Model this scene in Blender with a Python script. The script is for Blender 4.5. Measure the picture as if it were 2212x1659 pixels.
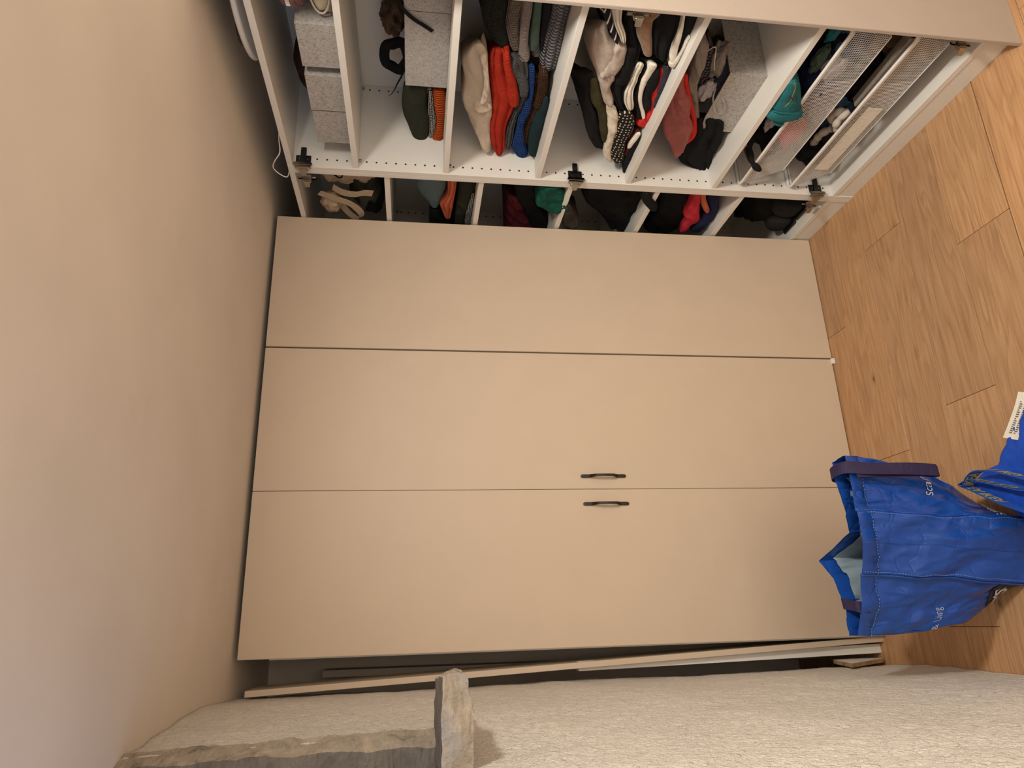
import bpy, bmesh, math, random
from mathutils import Vector, Matrix, noise
random.seed(7)
SC = bpy.context.scene
COL = SC.collection
for o in list(bpy.data.objects):
    bpy.data.objects.remove(o)

# ------------------------------------------------------------------ camera, world, lights, exposure
cam_d = bpy.data.cameras.new('camera')
cam = bpy.data.objects.new('camera', cam_d)
COL.objects.link(cam)
cam_d.sensor_width = 36.0
cam_d.lens = 1498.28 / 2212 * 36.0
cam_d.clip_start = 0.02
RIGHT = Vector((0.944845, -0.327192, 0.014597)); DOWN = Vector((-0.031281, -0.134515, -0.990418)); FWD = Vector((0.326020, 0.935335, -0.137331))
m = Matrix((DOWN, RIGHT, -FWD)).transposed().to_4x4()       # the phone was held turned by 90 degrees
m.translation = Vector((0.0, 0.0, 1.5746))
cam.matrix_world = m
SC.camera = cam

world = bpy.data.worlds.new('world'); SC.world = world
world.use_nodes = True
world.node_tree.nodes['Background'].inputs[0].default_value = (0.45, 0.55, 0.8, 1)
world.node_tree.nodes['Background'].inputs[1].default_value = 0.7

SC.view_settings.view_transform = 'Standard'
SC.view_settings.look = 'None'
SC.view_settings.gamma = 1
SC.view_settings.use_curve_mapping = False
SC.view_settings.exposure = 0.0


def area(name, loc, target, sx, sy, power, color, shape='RECTANGLE'):
    l = bpy.data.lights.new(name, 'AREA'); l.shape = shape; l.size = sx; l.size_y = sy
    l.energy = power; l.color = color
    o = bpy.data.objects.new(name, l); COL.objects.link(o)
    o.location = loc
    o.rotation_euler = (Vector(target) - Vector(loc)).to_track_quat('-Z', 'Y').to_euler()
    return o


def bulb(name, loc, r, power, color):
    l = bpy.data.lights.new(name, 'POINT'); l.shadow_soft_size = r; l.energy = power; l.color = color
    o = bpy.data.objects.new(name, l); COL.objects.link(o); o.location = loc
    return o


WARM = (1.0, 0.965, 0.87)
area('ceiling_downlight', (0.98, 0.40, 2.07), (0.98, 0.40, 0), 0.26, 0.26, 38, WARM, 'DISK')
area('soft_fill', (0.60, -1.60, 1.15), (0.35, 2.0, 1.1), 1.7, 1.7, 27, (1.0, 0.95, 0.83))  # added fill behind the camera, stands in for bounced light; no lamp there
area('window_daylight', (-0.62, 0.75, 1.80), (1.5, 1.30, 1.2), 0.9, 0.45, 2.8, (0.55, 0.67, 1.0))

# ------------------------------------------------------------------ helpers


def tag(o, label=None, cat=None, group=None, kind=None):
    if label: o['label'] = label
    if cat: o['category'] = cat
    if group: o['group'] = group
    if kind: o['kind'] = kind
    return o


def thing(name, label, cat, loc=(0, 0, 0), group=None, kind=None):
    o = bpy.data.objects.new(name, None); COL.objects.link(o); o.location = loc
    o.empty_display_size = 0.05
    return tag(o, label, cat, group, kind)


def wloc(p):
    v = Vector((0, 0, 0))
    while p is not None:
        v = v + p.location; p = p.parent
    return v


class MB:
    """collects shapes given in world coordinates; build() links them as one mesh object"""
    def __init__(s): s.v = []; s.f = []

    def add(s, v, f):
        n = len(s.v); s.v += [tuple(q) for q in v]; s.f += [tuple(i + n for i in q) for q in f]; return s

    def box(s, a, b, M=None):
        x0, y0, z0 = a; x1, y1, z1 = b
        v = [Vector(q) for q in ((x0, y0, z0), (x1, y0, z0), (x1, y1, z0), (x0, y1, z0), (x0, y0, z1), (x1, y0, z1), (x1, y1, z1), (x0, y1, z1))]
        if M is not None: v = [M @ q for q in v]
        return s.add(v, [(0, 3, 2, 1), (4, 5, 6, 7), (0, 1, 5, 4), (1, 2, 6, 5), (2, 3, 7, 6), (3, 0, 4, 7)])

    def prism(s, poly, ext):
        n = len(poly); ext = Vector(ext)
        v = [Vector(p) for p in poly]; v += [p + ext for p in v[:n]]
        return s.add(v, [tuple(range(n))[::-1], tuple(range(n, 2 * n))] + [(i, (i + 1) % n, n + (i + 1) % n, n + i) for i in range(n)])

    def tube(s, pts, r, n=8, closed=False, cap=True, flat=None):
        """round tube, or a flat band when flat=(width vector, thickness)"""
        P = [Vector(p) for p in pts]; m = len(P); rings = []
        up = Vector((0, 0, 1)); prev = None
        for i, p in enumerate(P):
            if closed: t = P[(i + 1) % m] - P[i - 1]
            else: t = P[min(i + 1, m - 1)] - P[max(i - 1, 0)]
            t.normalize()
            if prev is None:
                a = up.cross(t)
                if a.length < .1: a = Vector((1, 0, 0)).cross(t)
            else:
                a = prev - t * prev.dot(t)
            a.normalize(); prev = a.copy(); b = t.cross(a)
            rr = r[i] if isinstance(r, (list, tuple)) else r
            rings.append([p + a * (rr * math.cos(k * 2 * math.pi / n)) + b * (rr * math.sin(k * 2 * math.pi / n)) for k in range(n)])
        v = [q for R_ in rings for q in R_]; f = []
        for i in range(m if closed else m - 1):
            j = (i + 1) % m
            for k in range(n): f.append((i * n + k, i * n + (k + 1) % n, j * n + (k + 1) % n, j * n + k))
        if cap and not closed: f += [tuple(range(n))[::-1], tuple(range((m - 1) * n, m * n))]
        return s.add(v, f)

    def ribbon(s, pts, wv, th):
        """band of width vectors wv (one or a list), thickness th"""
        P = [Vector(p) for p in pts]; m = len(P); v = []
        for i, p in enumerate(P):
            w = Vector(wv[i]) if isinstance(wv, list) else Vector(wv)
            t = (P[min(i + 1, m - 1)] - P[max(i - 1, 0)]).normalized()
            nn = t.cross(w).normalized() * th / 2
            v += [p - w / 2 - nn, p + w / 2 - nn, p + w / 2 + nn, p - w / 2 + nn]
        f = [(0, 1, 2, 3), tuple((m - 1) * 4 + k for k in (3, 2, 1, 0))]
        for i in range(m - 1):
            for k in range(4): f.append((i * 4 + k, (i + 1) * 4 + k, (i + 1) * 4 + (k + 1) % 4, i * 4 + (k + 1) % 4))
        return s.add(v, f)

    def build(s, name, mat, parent=None, bevel=0, smooth=False, origin=None, seg=1):
        o0 = Vector(origin) if origin is not None else None
        if parent is not None: o0 = wloc(parent)
        if o0 is None:
            xs = [q[0] for q in s.v]; ys = [q[1] for q in s.v]; zs = [q[2] for q in s.v]
            o0 = Vector(((min(xs) + max(xs)) / 2, (min(ys) + max(ys)) / 2, min(zs)))
        me = bpy.data.meshes.new(name)
        me.from_pydata([(q[0] - o0.x, q[1] - o0.y, q[2] - o0.z) for q in s.v], [], s.f)
        bm = bmesh.new(); bm.from_mesh(me)
        bmesh.ops.recalc_face_normals(bm, faces=bm.faces)
        if bevel:
            bmesh.ops.bevel(bm, geom=list(bm.edges), offset=bevel, segments=seg, affect='EDGES', clamp_overlap=True)
        bm.to_mesh(me); bm.free()
        if smooth: me.shade_smooth()
        me.materials.append(mat)
        o = bpy.data.objects.new(name, me); COL.objects.link(o)
        if parent is not None: o.parent = parent
        else: o.location = o0
        return o


def box(name, a, b, mat, parent=None, bevel=0.0008, **k):
    return MB().box(a, b).build(name, mat, parent, bevel, **k)


def crom(P, n):
    """resample a list of tuples by Catmull-Rom"""
    m = len(P); out = []
    for i in range(n):
        t = i / (n - 1) * (m - 1); k = min(int(t), m - 2); u = t - k
        p0, p1, p2, p3 = P[max(k - 1, 0)], P[k], P[k + 1], P[min(k + 2, m - 1)]
        out.append(tuple(0.5 * (2 * b + (c - a) * u + (2 * a - 5 * b + 4 * c - d) * u * u + (3 * b - a - 3 * c + d) * u ** 3) for a, b, c, d in zip(p0, p1, p2, p3)))
    return out


# ------------------------------------------------------------------ materials
def nd(nt, t, **k):
    n = nt.nodes.new(t)
    for a, b in k.items(): setattr(n, a, b)
    return n


def base(name, color, rough=.6, metal=0.0, spec=0.5, sheen=0.0):
    m = bpy.data.materials.new(name); m.use_nodes = True
    b = m.node_tree.nodes['Principled BSDF']
    b.inputs['Base Color'].default_value = (*color, 1)
    b.inputs['Roughness'].default_value = rough
    b.inputs['Metallic'].default_value = metal
    b.inputs['Specular IOR Level'].default_value = spec
    b.inputs['Sheen Weight'].default_value = sheen
    return m, m.node_tree, b


def coords(nt, scale=(1, 1, 1), rot=(0, 0, 0), src='Object'):
    tc = nd(nt, 'ShaderNodeTexCoord'); mp = nd(nt, 'ShaderNodeMapping')
    mp.inputs['Scale'].default_value = scale; mp.inputs['Rotation'].default_value = rot
    nt.links.new(tc.outputs[src], mp.inputs[0]); return mp.outputs[0]


def noise_n(nt, vec, scale, detail=3, rough=.5, dist=0):
    n = nd(nt, 'ShaderNodeTexNoise'); n.inputs['Scale'].default_value = scale
    n.inputs['Detail'].default_value = detail; n.inputs['Roughness'].default_value = rough
    n.inputs['Distortion'].default_value = dist
    nt.links.new(vec, n.inputs['Vector']); return n.outputs['Fac']


def ramp(nt, fac, stops):
    r = nd(nt, 'ShaderNodeValToRGB'); e = r.color_ramp.elements
    while len(e) > 1: e.remove(e[-1])
    e[0].position = stops[0][0]; e[0].color = (*stops[0][1], 1)
    for p, c in stops[1:]:
        q = e.new(p); q.color = (*c, 1)
    nt.links.new(fac, r.inputs[0]); return r.outputs[0]


def bump(nt, b, h, strength, dist, prev=None):
    n = nd(nt, 'ShaderNodeBump'); n.inputs['Strength'].default_value = strength; n.inputs['Distance'].default_value = dist
    nt.links.new(h, n.inputs['Height'])
    if prev is not None: nt.links.new(prev, n.inputs['Normal'])
    nt.links.new(n.outputs[0], b.inputs['Normal']); return n.outputs[0]


def sc(c, k): return tuple(min(1, x * k) for x in c)


def m_plain(name, color, rough=.45, var=.04, bs=.15, **k):
    m, nt, b = base(name, color, rough, **k)
    v = coords(nt); f = noise_n(nt, v, 9, 4)
    nt.links.new(ramp(nt, f, [(.3, sc(color, 1 - var)), (.7, sc(color, 1 + var))]), b.inputs['Base Color'])
    f2 = noise_n(nt, v, 700, 2); bump(nt, b, f2, bs, .0006)
    return m


def m_metal(name, color, rough=.25):
    m, nt, b = base(name, color, rough, 1.0)
    v = coords(nt); f = noise_n(nt, v, 60, 3)
    nt.links.new(ramp(nt, f, [(.3, (rough * .7,) * 3), (.7, (rough * 1.4,) * 3)]), b.inputs['Roughness'])
    return m


def m_cloth(name, color, rough=.9, var=.12, fine=900, bs=.3, sheen=0.0):
    m, nt, b = base(name, color, rough, spec=.15, sheen=sheen)
    v = coords(nt); f = noise_n(nt, v, 60, 5, .7)
    nt.links.new(ramp(nt, f, [(.3, sc(color, 1 - var)), (.7, sc(color, 1 + var))]), b.inputs['Base Color'])
    p = bump(nt, b, noise_n(nt, v, fine, 2), bs, .001)
    bump(nt, b, noise_n(nt, v, 45, 4, .6, .6), .35, .006, p)
    return m


def m_knit(name, color, pitch=.006, depth=.6, vertical=False, c2=None, mix=.35):
    """rows of stitches: two crossed wave bands; c2 colours the grooves: painted shade by default, a second yarn if given"""
    c2 = c2 or sc(color, mix)  # default: darker grooves, crease shade put into the colour
    m, nt, b = base(name, color, .95, spec=.1)
    v = coords(nt)
    def wave(ax, p, dist):
        w = nd(nt, 'ShaderNodeTexWave', wave_type='BANDS', bands_direction=ax)
        w.inputs['Scale'].default_value = .314 / p; w.inputs['Distortion'].default_value = dist
        w.inputs['Detail'].default_value = 1.5; w.inputs['Detail Scale'].default_value = 2
        nt.links.new(v, w.inputs['Vector']); return w.outputs['Fac']
    a = wave('Y', pitch, 1.2); c = wave('Z', pitch * (.8 if not vertical else 3), 1.2)
    mx = nd(nt, 'ShaderNodeMath', operation='MULTIPLY'); nt.links.new(a, mx.inputs[0])
    ad = nd(nt, 'ShaderNodeMath', operation='ADD'); ad.inputs[1].default_value = .55 if vertical else .15
    nt.links.new(c, ad.inputs[0]); nt.links.new(ad.outputs[0], mx.inputs[1])
    nt.links.new(ramp(nt, mx.outputs[0], [(.03, c2), (.35, color), (1, sc(color, 1.1))]), b.inputs['Base Color'])
    bump(nt, b, mx.outputs[0], min(1, depth * 1.6), .008)
    return m


def m_stripes(name, ca, cb, pitch, duty, axis='Z', dist=.8):
    m, nt, b = base(name, ca, .9, spec=.15)
    v = coords(nt)
    w = nd(nt, 'ShaderNodeTexWave', wave_type='BANDS', bands_direction=axis)
    w.inputs['Scale'].default_value = .314 / pitch; w.inputs['Distortion'].default_value = dist
    nt.links.new(v, w.inputs['Vector'])
    nt.links.new(ramp(nt, w.outputs['Fac'], [(duty - .03, ca), (duty + .03, cb)]), b.inputs['Base Color'])
    bump(nt, b, noise_n(nt, v, 900, 2), .3, .001)
    return m


def m_dots(name, ca, cb, scale, r):
    m, nt, b = base(name, ca, .85, spec=.2)
    v = coords(nt)
    sp = nd(nt, 'ShaderNodeSeparateXYZ'); cm = nd(nt, 'ShaderNodeCombineXYZ')
    nt.links.new(v, sp.inputs[0]); nt.links.new(sp.outputs[1], cm.inputs[0]); nt.links.new(sp.outputs[2], cm.inputs[1])
    w = nd(nt, 'ShaderNodeTexVoronoi', voronoi_dimensions='2D'); w.inputs['Scale'].default_value = scale; w.inputs['Randomness'].default_value = .35
    nt.links.new(cm.outputs[0], w.inputs['Vector'])
    nt.links.new(ramp(nt, w.outputs['Distance'], [(r, cb), (r + .06, ca)]), b.inputs['Base Color'])
    bump(nt, b, noise_n(nt, v, 900, 2), .3, .001)
    return m


def m_felt(name, color):
    m, nt, b = base(name, color, .95, spec=.1)
    v = coords(nt)
    f = noise_n(nt, v, 260, 4, .7); g = noise_n(nt, v, 95, 6, .85, .8)
    ad = nd(nt, 'ShaderNodeMath', operation='ADD'); nt.links.new(f, ad.inputs[0]); nt.links.new(g, ad.inputs[1])
    hf = nd(nt, 'ShaderNodeMath', operation='MULTIPLY'); hf.inputs[1].default_value = .5; nt.links.new(ad.outputs[0], hf.inputs[0])
    nt.links.new(ramp(nt, hf.outputs[0], [(.36, sc(color, .25)), (.46, sc(color, .78)), (.56, color), (.66, sc(color, 1.3))]), b.inputs['Base Color'])
    bump(nt, b, f, .4, .001)
    return m


def m_plaster(name, color, s1=16, d1=.006, s2=90, d2=.003, rough=.9, k1=.6, k2=.5):
    m, nt, b = base(name, color, rough, spec=.3)
    v = coords(nt)
    nt.links.new(ramp(nt, noise_n(nt, v, 3, 4), [(.3, sc(color, .94)), (.7, sc(color, 1.04))]), b.inputs['Base Color'])
    p = bump(nt, b, noise_n(nt, v, s1, 5, .6, .5), k1, d1)
    bump(nt, b, noise_n(nt, v, s2, 4, .65, .3), k2, d2, p)
    return m


def m_stone(name, ca, cb, cc, rough=.85):
    m, nt, b = base(name, ca, rough, spec=.3)
    v = coords(nt)
    f = noise_n(nt, v, 22, 7, .7, .8)
    nt.links.new(ramp(nt, f, [(.28, cc), (.42, cb), (.6, ca), (.8, sc(ca, 1.15))]), b.inputs['Base Color'])
    w = nd(nt, 'ShaderNodeTexWave', wave_type='BANDS', bands_direction='Z')
    w.inputs['Scale'].default_value = 26; w.inputs['Distortion'].default_value = 9; w.inputs['Detail'].default_value = 4
    w.inputs['Detail Scale'].default_value = 1.2
    nt.links.new(v, w.inputs['Vector'])
    p = bump(nt, b, f, .7, .008)
    bump(nt, b, w.outputs['Fac'], .35, .003, p)
    return m


def m_wood(name):
    """oiled oak, boards running along X; each board shifts the grain by its own random number"""
    m, nt, b = base(name, (.4, .25, .14), .38, spec=.35)
    tc = nd(nt, 'ShaderNodeTexCoord'); oi = nd(nt, 'ShaderNodeObjectInfo')
    sh = nd(nt, 'ShaderNodeMath', operation='MULTIPLY'); sh.inputs[1].default_value = 37.0
    nt.links.new(oi.outputs['Random'], sh.inputs[0])
    cb = nd(nt, 'ShaderNodeCombineXYZ'); nt.links.new(sh.outputs[0], cb.inputs[0]); nt.links.new(sh.outputs[0], cb.inputs[2])
    ad = nd(nt, 'ShaderNodeVectorMath', operation='ADD')
    nt.links.new(tc.outputs['Object'], ad.inputs[0]); nt.links.new(cb.outputs[0], ad.inputs[1])
    def mp(s):
        q = nd(nt, 'ShaderNodeMapping'); q.inputs['Scale'].default_value = s
        nt.links.new(ad.outputs[0], q.inputs[0]); return q.outputs[0]
    big = noise_n(nt, mp((.75, 7.0, 1)), 1.5, 3, .45, .35)              # slow swing of the rings: cathedrals
    st = nd(nt, 'ShaderNodeMath', operation='MULTIPLY'); st.inputs[1].default_value = 13
    nt.links.new(big, st.inputs[0])
    fr = nd(nt, 'ShaderNodeMath', operation='FRACT'); nt.links.new(st.outputs[0], fr.inputs[0])
    rings = ramp(nt, fr.outputs[0], [(0, (.425, .24, .12)), (.3, (.475, .277, .143)), (.8, (.51, .305, .16)), (1, (.425, .24, .12))])
    fine = noise_n(nt, mp((5, 190, 1)), 1.0, 4, .65, .2)
    fc = ramp(nt, fine, [(.3, (.62, .6, .58)), (.5, (.92, .92, .92)), (.72, (1.12, 1.10, 1.08))])
    mx = nd(nt, 'ShaderNodeMix', data_type='RGBA', blend_type='MULTIPLY'); mx.inputs['Factor'].default_value = .75
    nt.links.new(rings, mx.inputs['A']); nt.links.new(fc, mx.inputs['B'])
    vo = nd(nt, 'ShaderNodeTexVoronoi'); vo.inputs['Scale'].default_value = 1.0
    nt.links.new(mp((3.4, 6.5, .01)), vo.inputs['Vector'])
    kn = ramp(nt, vo.outputs['Distance'], [(0, (.08, .06, .05)), (.03, (.25, .2, .17)), (.055, (.8, .77, .72)), (.12, (1, 1, 1))])
    mk = nd(nt, 'ShaderNodeMix', data_type='RGBA', blend_type='MULTIPLY'); mk.inputs['Factor'].default_value = .85
    nt.links.new(mx.outputs['Result'], mk.inputs['A']); nt.links.new(kn, mk.inputs['B'])
    tn = ramp(nt, oi.outputs['Random'], [(0, (.86, .85, .86)), (.5, (1, .98, .96)), (1, (1.1, 1.04, .98))])
    mt = nd(nt, 'ShaderNodeMix', data_type='RGBA', blend_type='MULTIPLY'); mt.inputs['Factor'].default_value = 1
    nt.links.new(mk.outputs['Result'], mt.inputs['A']); nt.links.new(tn, mt.inputs['B'])
    nt.links.new(mt.outputs['Result'], b.inputs['Base Color'])
    bump(nt, b, fine, .25, .001)
    return m


def m_tarp(name, color, rough=.32):
    m, nt, b = base(name, color, rough, spec=.5)
    v = coords(nt)
    f = noise_n(nt, v, 9, 3, .5, .6); g = noise_n(nt, v, 40, 4, .6, 1.2)
    w = nd(nt, 'ShaderNodeTexWave', wave_type='BANDS', bands_direction='Z'); w.inputs['Scale'].default_value = 160
    nt.links.new(v, w.inputs['Vector'])
    p = bump(nt, b, w.outputs['Fac'], .08, .0005)
    p = bump(nt, b, g, .16, .004, p)
    vo = nd(nt, 'ShaderNodeTexVoronoi', feature='DISTANCE_TO_EDGE'); vo.inputs['Scale'].default_value = 11
    wv = nd(nt, 'ShaderNodeVectorMath', operation='ADD'); nt.links.new(v, wv.inputs[0])
    sk = nd(nt, 'ShaderNodeMath', operation='MULTIPLY'); sk.inputs[1].default_value = .12; nt.links.new(f, sk.inputs[0]); nt.links.new(sk.outputs[0], wv.inputs[1])
    nt.links.new(wv.outputs[0], vo.inputs['Vector'])
    cr = ramp(nt, vo.outputs['Distance'], [(0, (0, 0, 0)), (.05, (.6, .6, .6)), (.3, (1, 1, 1))])
    p = bump(nt, b, cr, .16, .010, p)
    bump(nt, b, f, .3, .012, p)
    return m


M = {}
M['melamine'] = m_plain('white_melamine', (.74, .71, .66), .4, .01, .25)
M['shelf'] = m_plain('white_foil', (.75, .72, .67), .45, .01, .2)
M['door'] = m_plain('beige_foil', (.60, .48, .365), .5, .015, .2)
M['cover'] = m_plain('greige_foil', (.40, .335, .285), .5, .015, .2)
M['ceiling'] = m_plaster('ceiling_paint', (.71, .64, .555), 5, .004, 60, .0006, k1=.25, k2=.25)
M['wall'] = m_plaster('wall_paint', (.70, .62, .54), 6, .003, 60, .0008, k1=.3, k2=.3)
M['stucco'] = m_plaster('rough_whitewash', (.82, .77, .70), 40, .014, 130, .009, rough=.6, k1=1.0, k2=1.0)
M['wood'] = m_wood('oiled_oak')
M['gap'] = m_plain('dark_joint', (.05, .035, .025), .9)
M['stone'] = m_stone('chiselled_sandstone', (.38, .32, .25), (.29, .245, .19), (.11, .09, .07))
M['stone_dark'] = m_stone('darker_stone', (.165, .138, .108), (.125, .103, .08), (.075, .062, .048), .7)  # same stone, darker: sill top and underside, inner jamb face
M['chip'] = m_stone('chipboard_core', (.48, .32, .18), (.33, .2, .1), (.16, .09, .05))
M['chrome'] = m_metal('nickel_steel', (.42, .385, .345), .14)
M['blackmetal'] = m_metal('burnished_black', (.07, .07, .075), .4)
M['black_bar'] = m_plain('black_lacquer', (.006, .006, .006), .4)
M['hole'] = m_plain('shadowed_bore', (.02, .018, .015), .9)
M['felt'] = m_felt('grey_felt', (.47, .44, .41))
M['felt_in'] = m_felt('grey_felt_lining', (.33, .31, .30))
M['wire'] = m_plain('white_wire', (.74, .72, .70), .4, bs=.02)
M['plastic_w'] = m_plain('white_plastic', (.78, .76, .74), .35)
M['tarp'] = m_tarp('blue_tarpaulin', (.011, .068, .345), .24)
M['tarp_in'] = m_plain('pale_blue_lining', (.30, .40, .47), .8, .12)
M['tarp2'] = m_cloth('woven_cobalt', (.014, .07, .45), .5, .15, 500, .5)
M['strap_d'] = m_cloth('dark_violet_webbing', (.03, .022, .06), .55)
M['strap_b'] = m_cloth('blue_webbing', (.025, .09, .38), .5, .15, 500)
M['print_w'] = m_plain('white_print', (.62, .66, .72), .5)
M['print_dim'] = m_plain('dim_print', (.3, .36, .5), .5)  # dimmer tone of the white lettering, for the left side
M['print_y'] = m_cloth('yellow_print', (.36, .31, .12), .6, .2)
M['print_k'] = m_plain('black_print', (.01, .01, .012), .5)
M['badge'] = m_plain('dark_badge', (.015, .012, .03), .4)
M['tagw'] = m_cloth('white_care_tag', (.72, .68, .6), .8, .04)
M['stitch'] = m_plain('pale_thread', (.25, .36, .55), .7)
M['stitch_d'] = m_plain('blue_thread', (.06, .12, .26), .7)
M['ink'] = m_plain('grey_ink', (.12, .1, .08), .8)
BLK = (.010, .010, .011)
M['black'] = m_cloth('black_cotton', BLK, .95)
M['cream'] = m_cloth('cream_jersey', (.56, .47, .37), .9, .06)
M['redknit'] = m_knit('red_cable_knit', (.66, .05, .025), .0042, .5, mix=.68)
M['greyknit'] = m_knit('grey_fine_knit', (.19, .18, .18), .0045, .6)
M['blueknit'] = m_knit('royal_blue_knit', (.035, .10, .36), .008, .9, mix=.22)
M['brownknit'] = m_knit('brown_open_knit', (.10, .045, .022), .007, .9)
M['darkteal'] = m_cloth('dark_teal_cotton', (.012, .028, .032), .9)
M['oliveknit'] = m_knit('dark_olive_knit', (.045, .05, .038), .006, .7)
M['speckle'] = m_knit('speckled_knit', (.42, .34, .29), .0055, .7, c2=(.05, .035, .03))
M['pinkrib'] = m_knit('pink_beige_rib', (.42, .34, .31), .004, .5, True)
M['sage'] = m_cloth('grey_green_cotton', (.065, .095, .075), .9)
M['ltspeckle'] = m_knit('light_grey_knit', (.42, .4, .36), .004, .6, c2=(.12, .1, .08))
M['greyrib'] = m_knit('grey_thick_rib', (.22, .21, .22), .011, 1.0, True, mix=.25)
M['dgreen'] = m_cloth('dark_green_cotton', (.026, .028, .018), .9)
M['bwweave'] = m_dots('black_white_weave', (.008, .008, .008), (.48, .45, .4), 190, .30)
M['orangeknit'] = m_knit('orange_chunky_knit', (.60, .10, .022), .010, .9, True, mix=.4)
M['olive'] = m_cloth('olive_cotton', (.045, .04, .018), .9)
M['offwhite'] = m_cloth('off_white_viscose', (.66, .58, .47), .8, .05)
M['dots'] = m_dots('polka_dots', BLK, (.62, .54, .38), 84, .18)
M['beigegrey'] = m_cloth('beige_grey_fleece', (.42, .345, .29), .95, .08)
M['stripes'] = m_stripes('black_with_white_lines', (.01, .01, .014), (.6, .56, .5), .016, .88)
M['white'] = m_cloth('white_cotton', (.74, .68, .58), .85, .05)
M['tan'] = m_cloth('tan_fuzzy_wool', (.22, .12, .065), .95, .25, sheen=.3)
M['red'] = m_cloth('red_jersey', (.55, .028, .022), .8)
M['navymelange'] = m_knit('navy_melange_rib', (.085, .09, .12), .004, .6, True)
M['maroon'] = m_cloth('maroon_jersey', (.10, .015, .015), .85)
M['pink'] = m_cloth('dusty_pink_satin', (.33, .10, .095), .45, .12)
M['dustteal'] = m_cloth('dusty_teal_jersey', (.10, .15, .155), .9)
M['orange'] = m_cloth('coral_orange_jersey', (.50, .12, .06), .85)
M['burgundy'] = m_cloth('burgundy_jersey', (.10, .015, .022), .85)
M['green'] = m_cloth('emerald_crinkle', (.008, .075, .055), .85, .3)
M['greybrown'] = m_cloth('grey_brown_cotton', (.035, .028, .023), .9)
M['crimson'] = m_cloth('crimson_jersey', (.50, .03, .05), .85)
M['navy'] = m_cloth('navy_cotton', (.015, .018, .055), .9)
M['teal'] = m_cloth('teal_twill', (.022, .145, .165), .85, .06)
M['teal_d'] = m_cloth('teal_seam', (.01, .07, .09), .85)
M['yellowcord'] = m_cloth('mustard_cord', (.3, .2, .04), .8)
M['greyunder'] = m_cloth('warm_grey_jersey', (.26, .22, .19), .9)
M['lilac'] = m_cloth('pale_lilac_cotton', (.40, .36, .37), .85)
M['lace'] = m_dots('black_lace', (.01, .01, .012), (.10, .08, .10), 90, .3)
M['leather'] = m_cloth('dark_brown_leather', (.03, .014, .012), .35, .2, 500)
M['brownpoly'] = m_cloth('brown_nylon', (.075, .045, .028), .4)
M['canvas'] = m_cloth('beige_canvas', (.42, .32, .22), .9, .08)
M['furpink'] = m_cloth('dusty_pink_fur', (.42, .22, .20), .95, .25)
M['furcream'] = m_cloth('cream_fleece', (.70, .60, .48), .95, .08)
M['sole'] = m_cloth('cream_lining', (.64, .56, .42), .8, .03)
M['denim'] = m_cloth('light_blue_denim', (.10, .19, .33), .9, .2)
M['socks'] = m_cloth('greyish_white_cotton', (.50, .44, .38), .9, .06)
M['boot'] = m_cloth('black_suede', (.02, .02, .021), .9)
M['bluew'] = m_cloth('muted_blue_cotton', (.05, .10, .18), .9)

def text_on(txt, size, mapper, mat, parent, name='print', spacing=1.0, bold=0.0):
    cu = bpy.data.curves.new('txt', 'FONT'); cu.body = txt; cu.size = size; cu.space_character = spacing
    cu.offset = bold; cu.resolution_u = 4
    ob = bpy.data.objects.new('txt', cu); COL.objects.link(ob)
    bpy.context.view_layer.update()
    me = bpy.data.meshes.new_from_object(ob.evaluated_get(bpy.context.evaluated_depsgraph_get()))
    bpy.data.objects.remove(ob)
    bm = bmesh.new(); bm.from_mesh(me)
    bmesh.ops.triangulate(bm, faces=bm.faces)
    org = wloc(parent)
    bm2 = bmesh.new()
    for _ in range(1):
        bmesh.ops.subdivide_edges(bm, edges=[e for e in bm.edges if e.calc_length() > size * .25], cuts=1)
    for v in bm.verts: v.co = mapper(v.co.x, v.co.y) - org
    bm.to_mesh(me); bm.free(); bm2.free(); me.name = name
    me.materials.append(mat)
    o = bpy.data.objects.new(name, me); COL.objects.link(o); o.parent = parent
    return o



# ------------------------------------------------------------------ the setting
XW, YW0, YW1, ZC = 1.80, -1.7, 2.88, 2.10        # right wall, near wall, back wall, ceiling
FR, FY = 1.433, 2.282                             # front plane of the open row (X), plane of the closed doors (Y)


def struct(o): o['kind'] = 'structure'; return o


fl = thing('floor', None, None, (0.8, 1.0, 0), kind='structure')
MB().box((-.6, YW0, -.05), (XW + .1, YW1 + .1, -.006)).build('joint_bed', M['gap'], fl)
rows = {  # row start Y : end joints along X
    -1.63: [.4], -1.44: [-.1, 1.0], -1.25: [.6], -1.06: [.2, 1.5], -.87: [.9], -.68: [.0, 1.3], -.49: [.5], -.30: [1.1],
    -.11: [.3, 1.6], .08: [.8], .27: [-.1, 1.2], .46: [.55], .65: [.05, 1.35], .84: [.85], 1.03: [.15, 1.5], 1.22: [.6],
    1.413: [1.014], 1.603: [.577], 1.793: [-.05, 1.211], 1.983: [.487], 2.173: [1.0], 2.363: [.3, 1.6], 2.553: [.9], 2.743: [.1, 1.4]}
for y0, js in rows.items():
    xs = [-.45] + js + [XW]
    for a, b in zip(xs[:-1], xs[1:]):
        g_ = .0006
        box('plank', (a + g_, y0 + g_, -.012), (b - g_, min(y0 + .19, YW1) - g_, 0), M['wood'], fl, bevel=.0006)

struct(box('ceiling', (-.75, YW0, ZC), (XW + .1, YW1 + .1, ZC + .1), M['ceiling'], bevel=0))
struct(box('wall_back', (-.6, YW1, 0), (XW + .1, YW1 + .1, ZC), M['wall'], bevel=0))
struct(box('wall_right', (XW, YW0, 0), (XW + .1, YW1, ZC), M['wall'], bevel=0))
struct(box('wall_near', (-.75, YW0 - .1, 0), (XW + .1, YW0, ZC), M['wall'], bevel=0))

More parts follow.
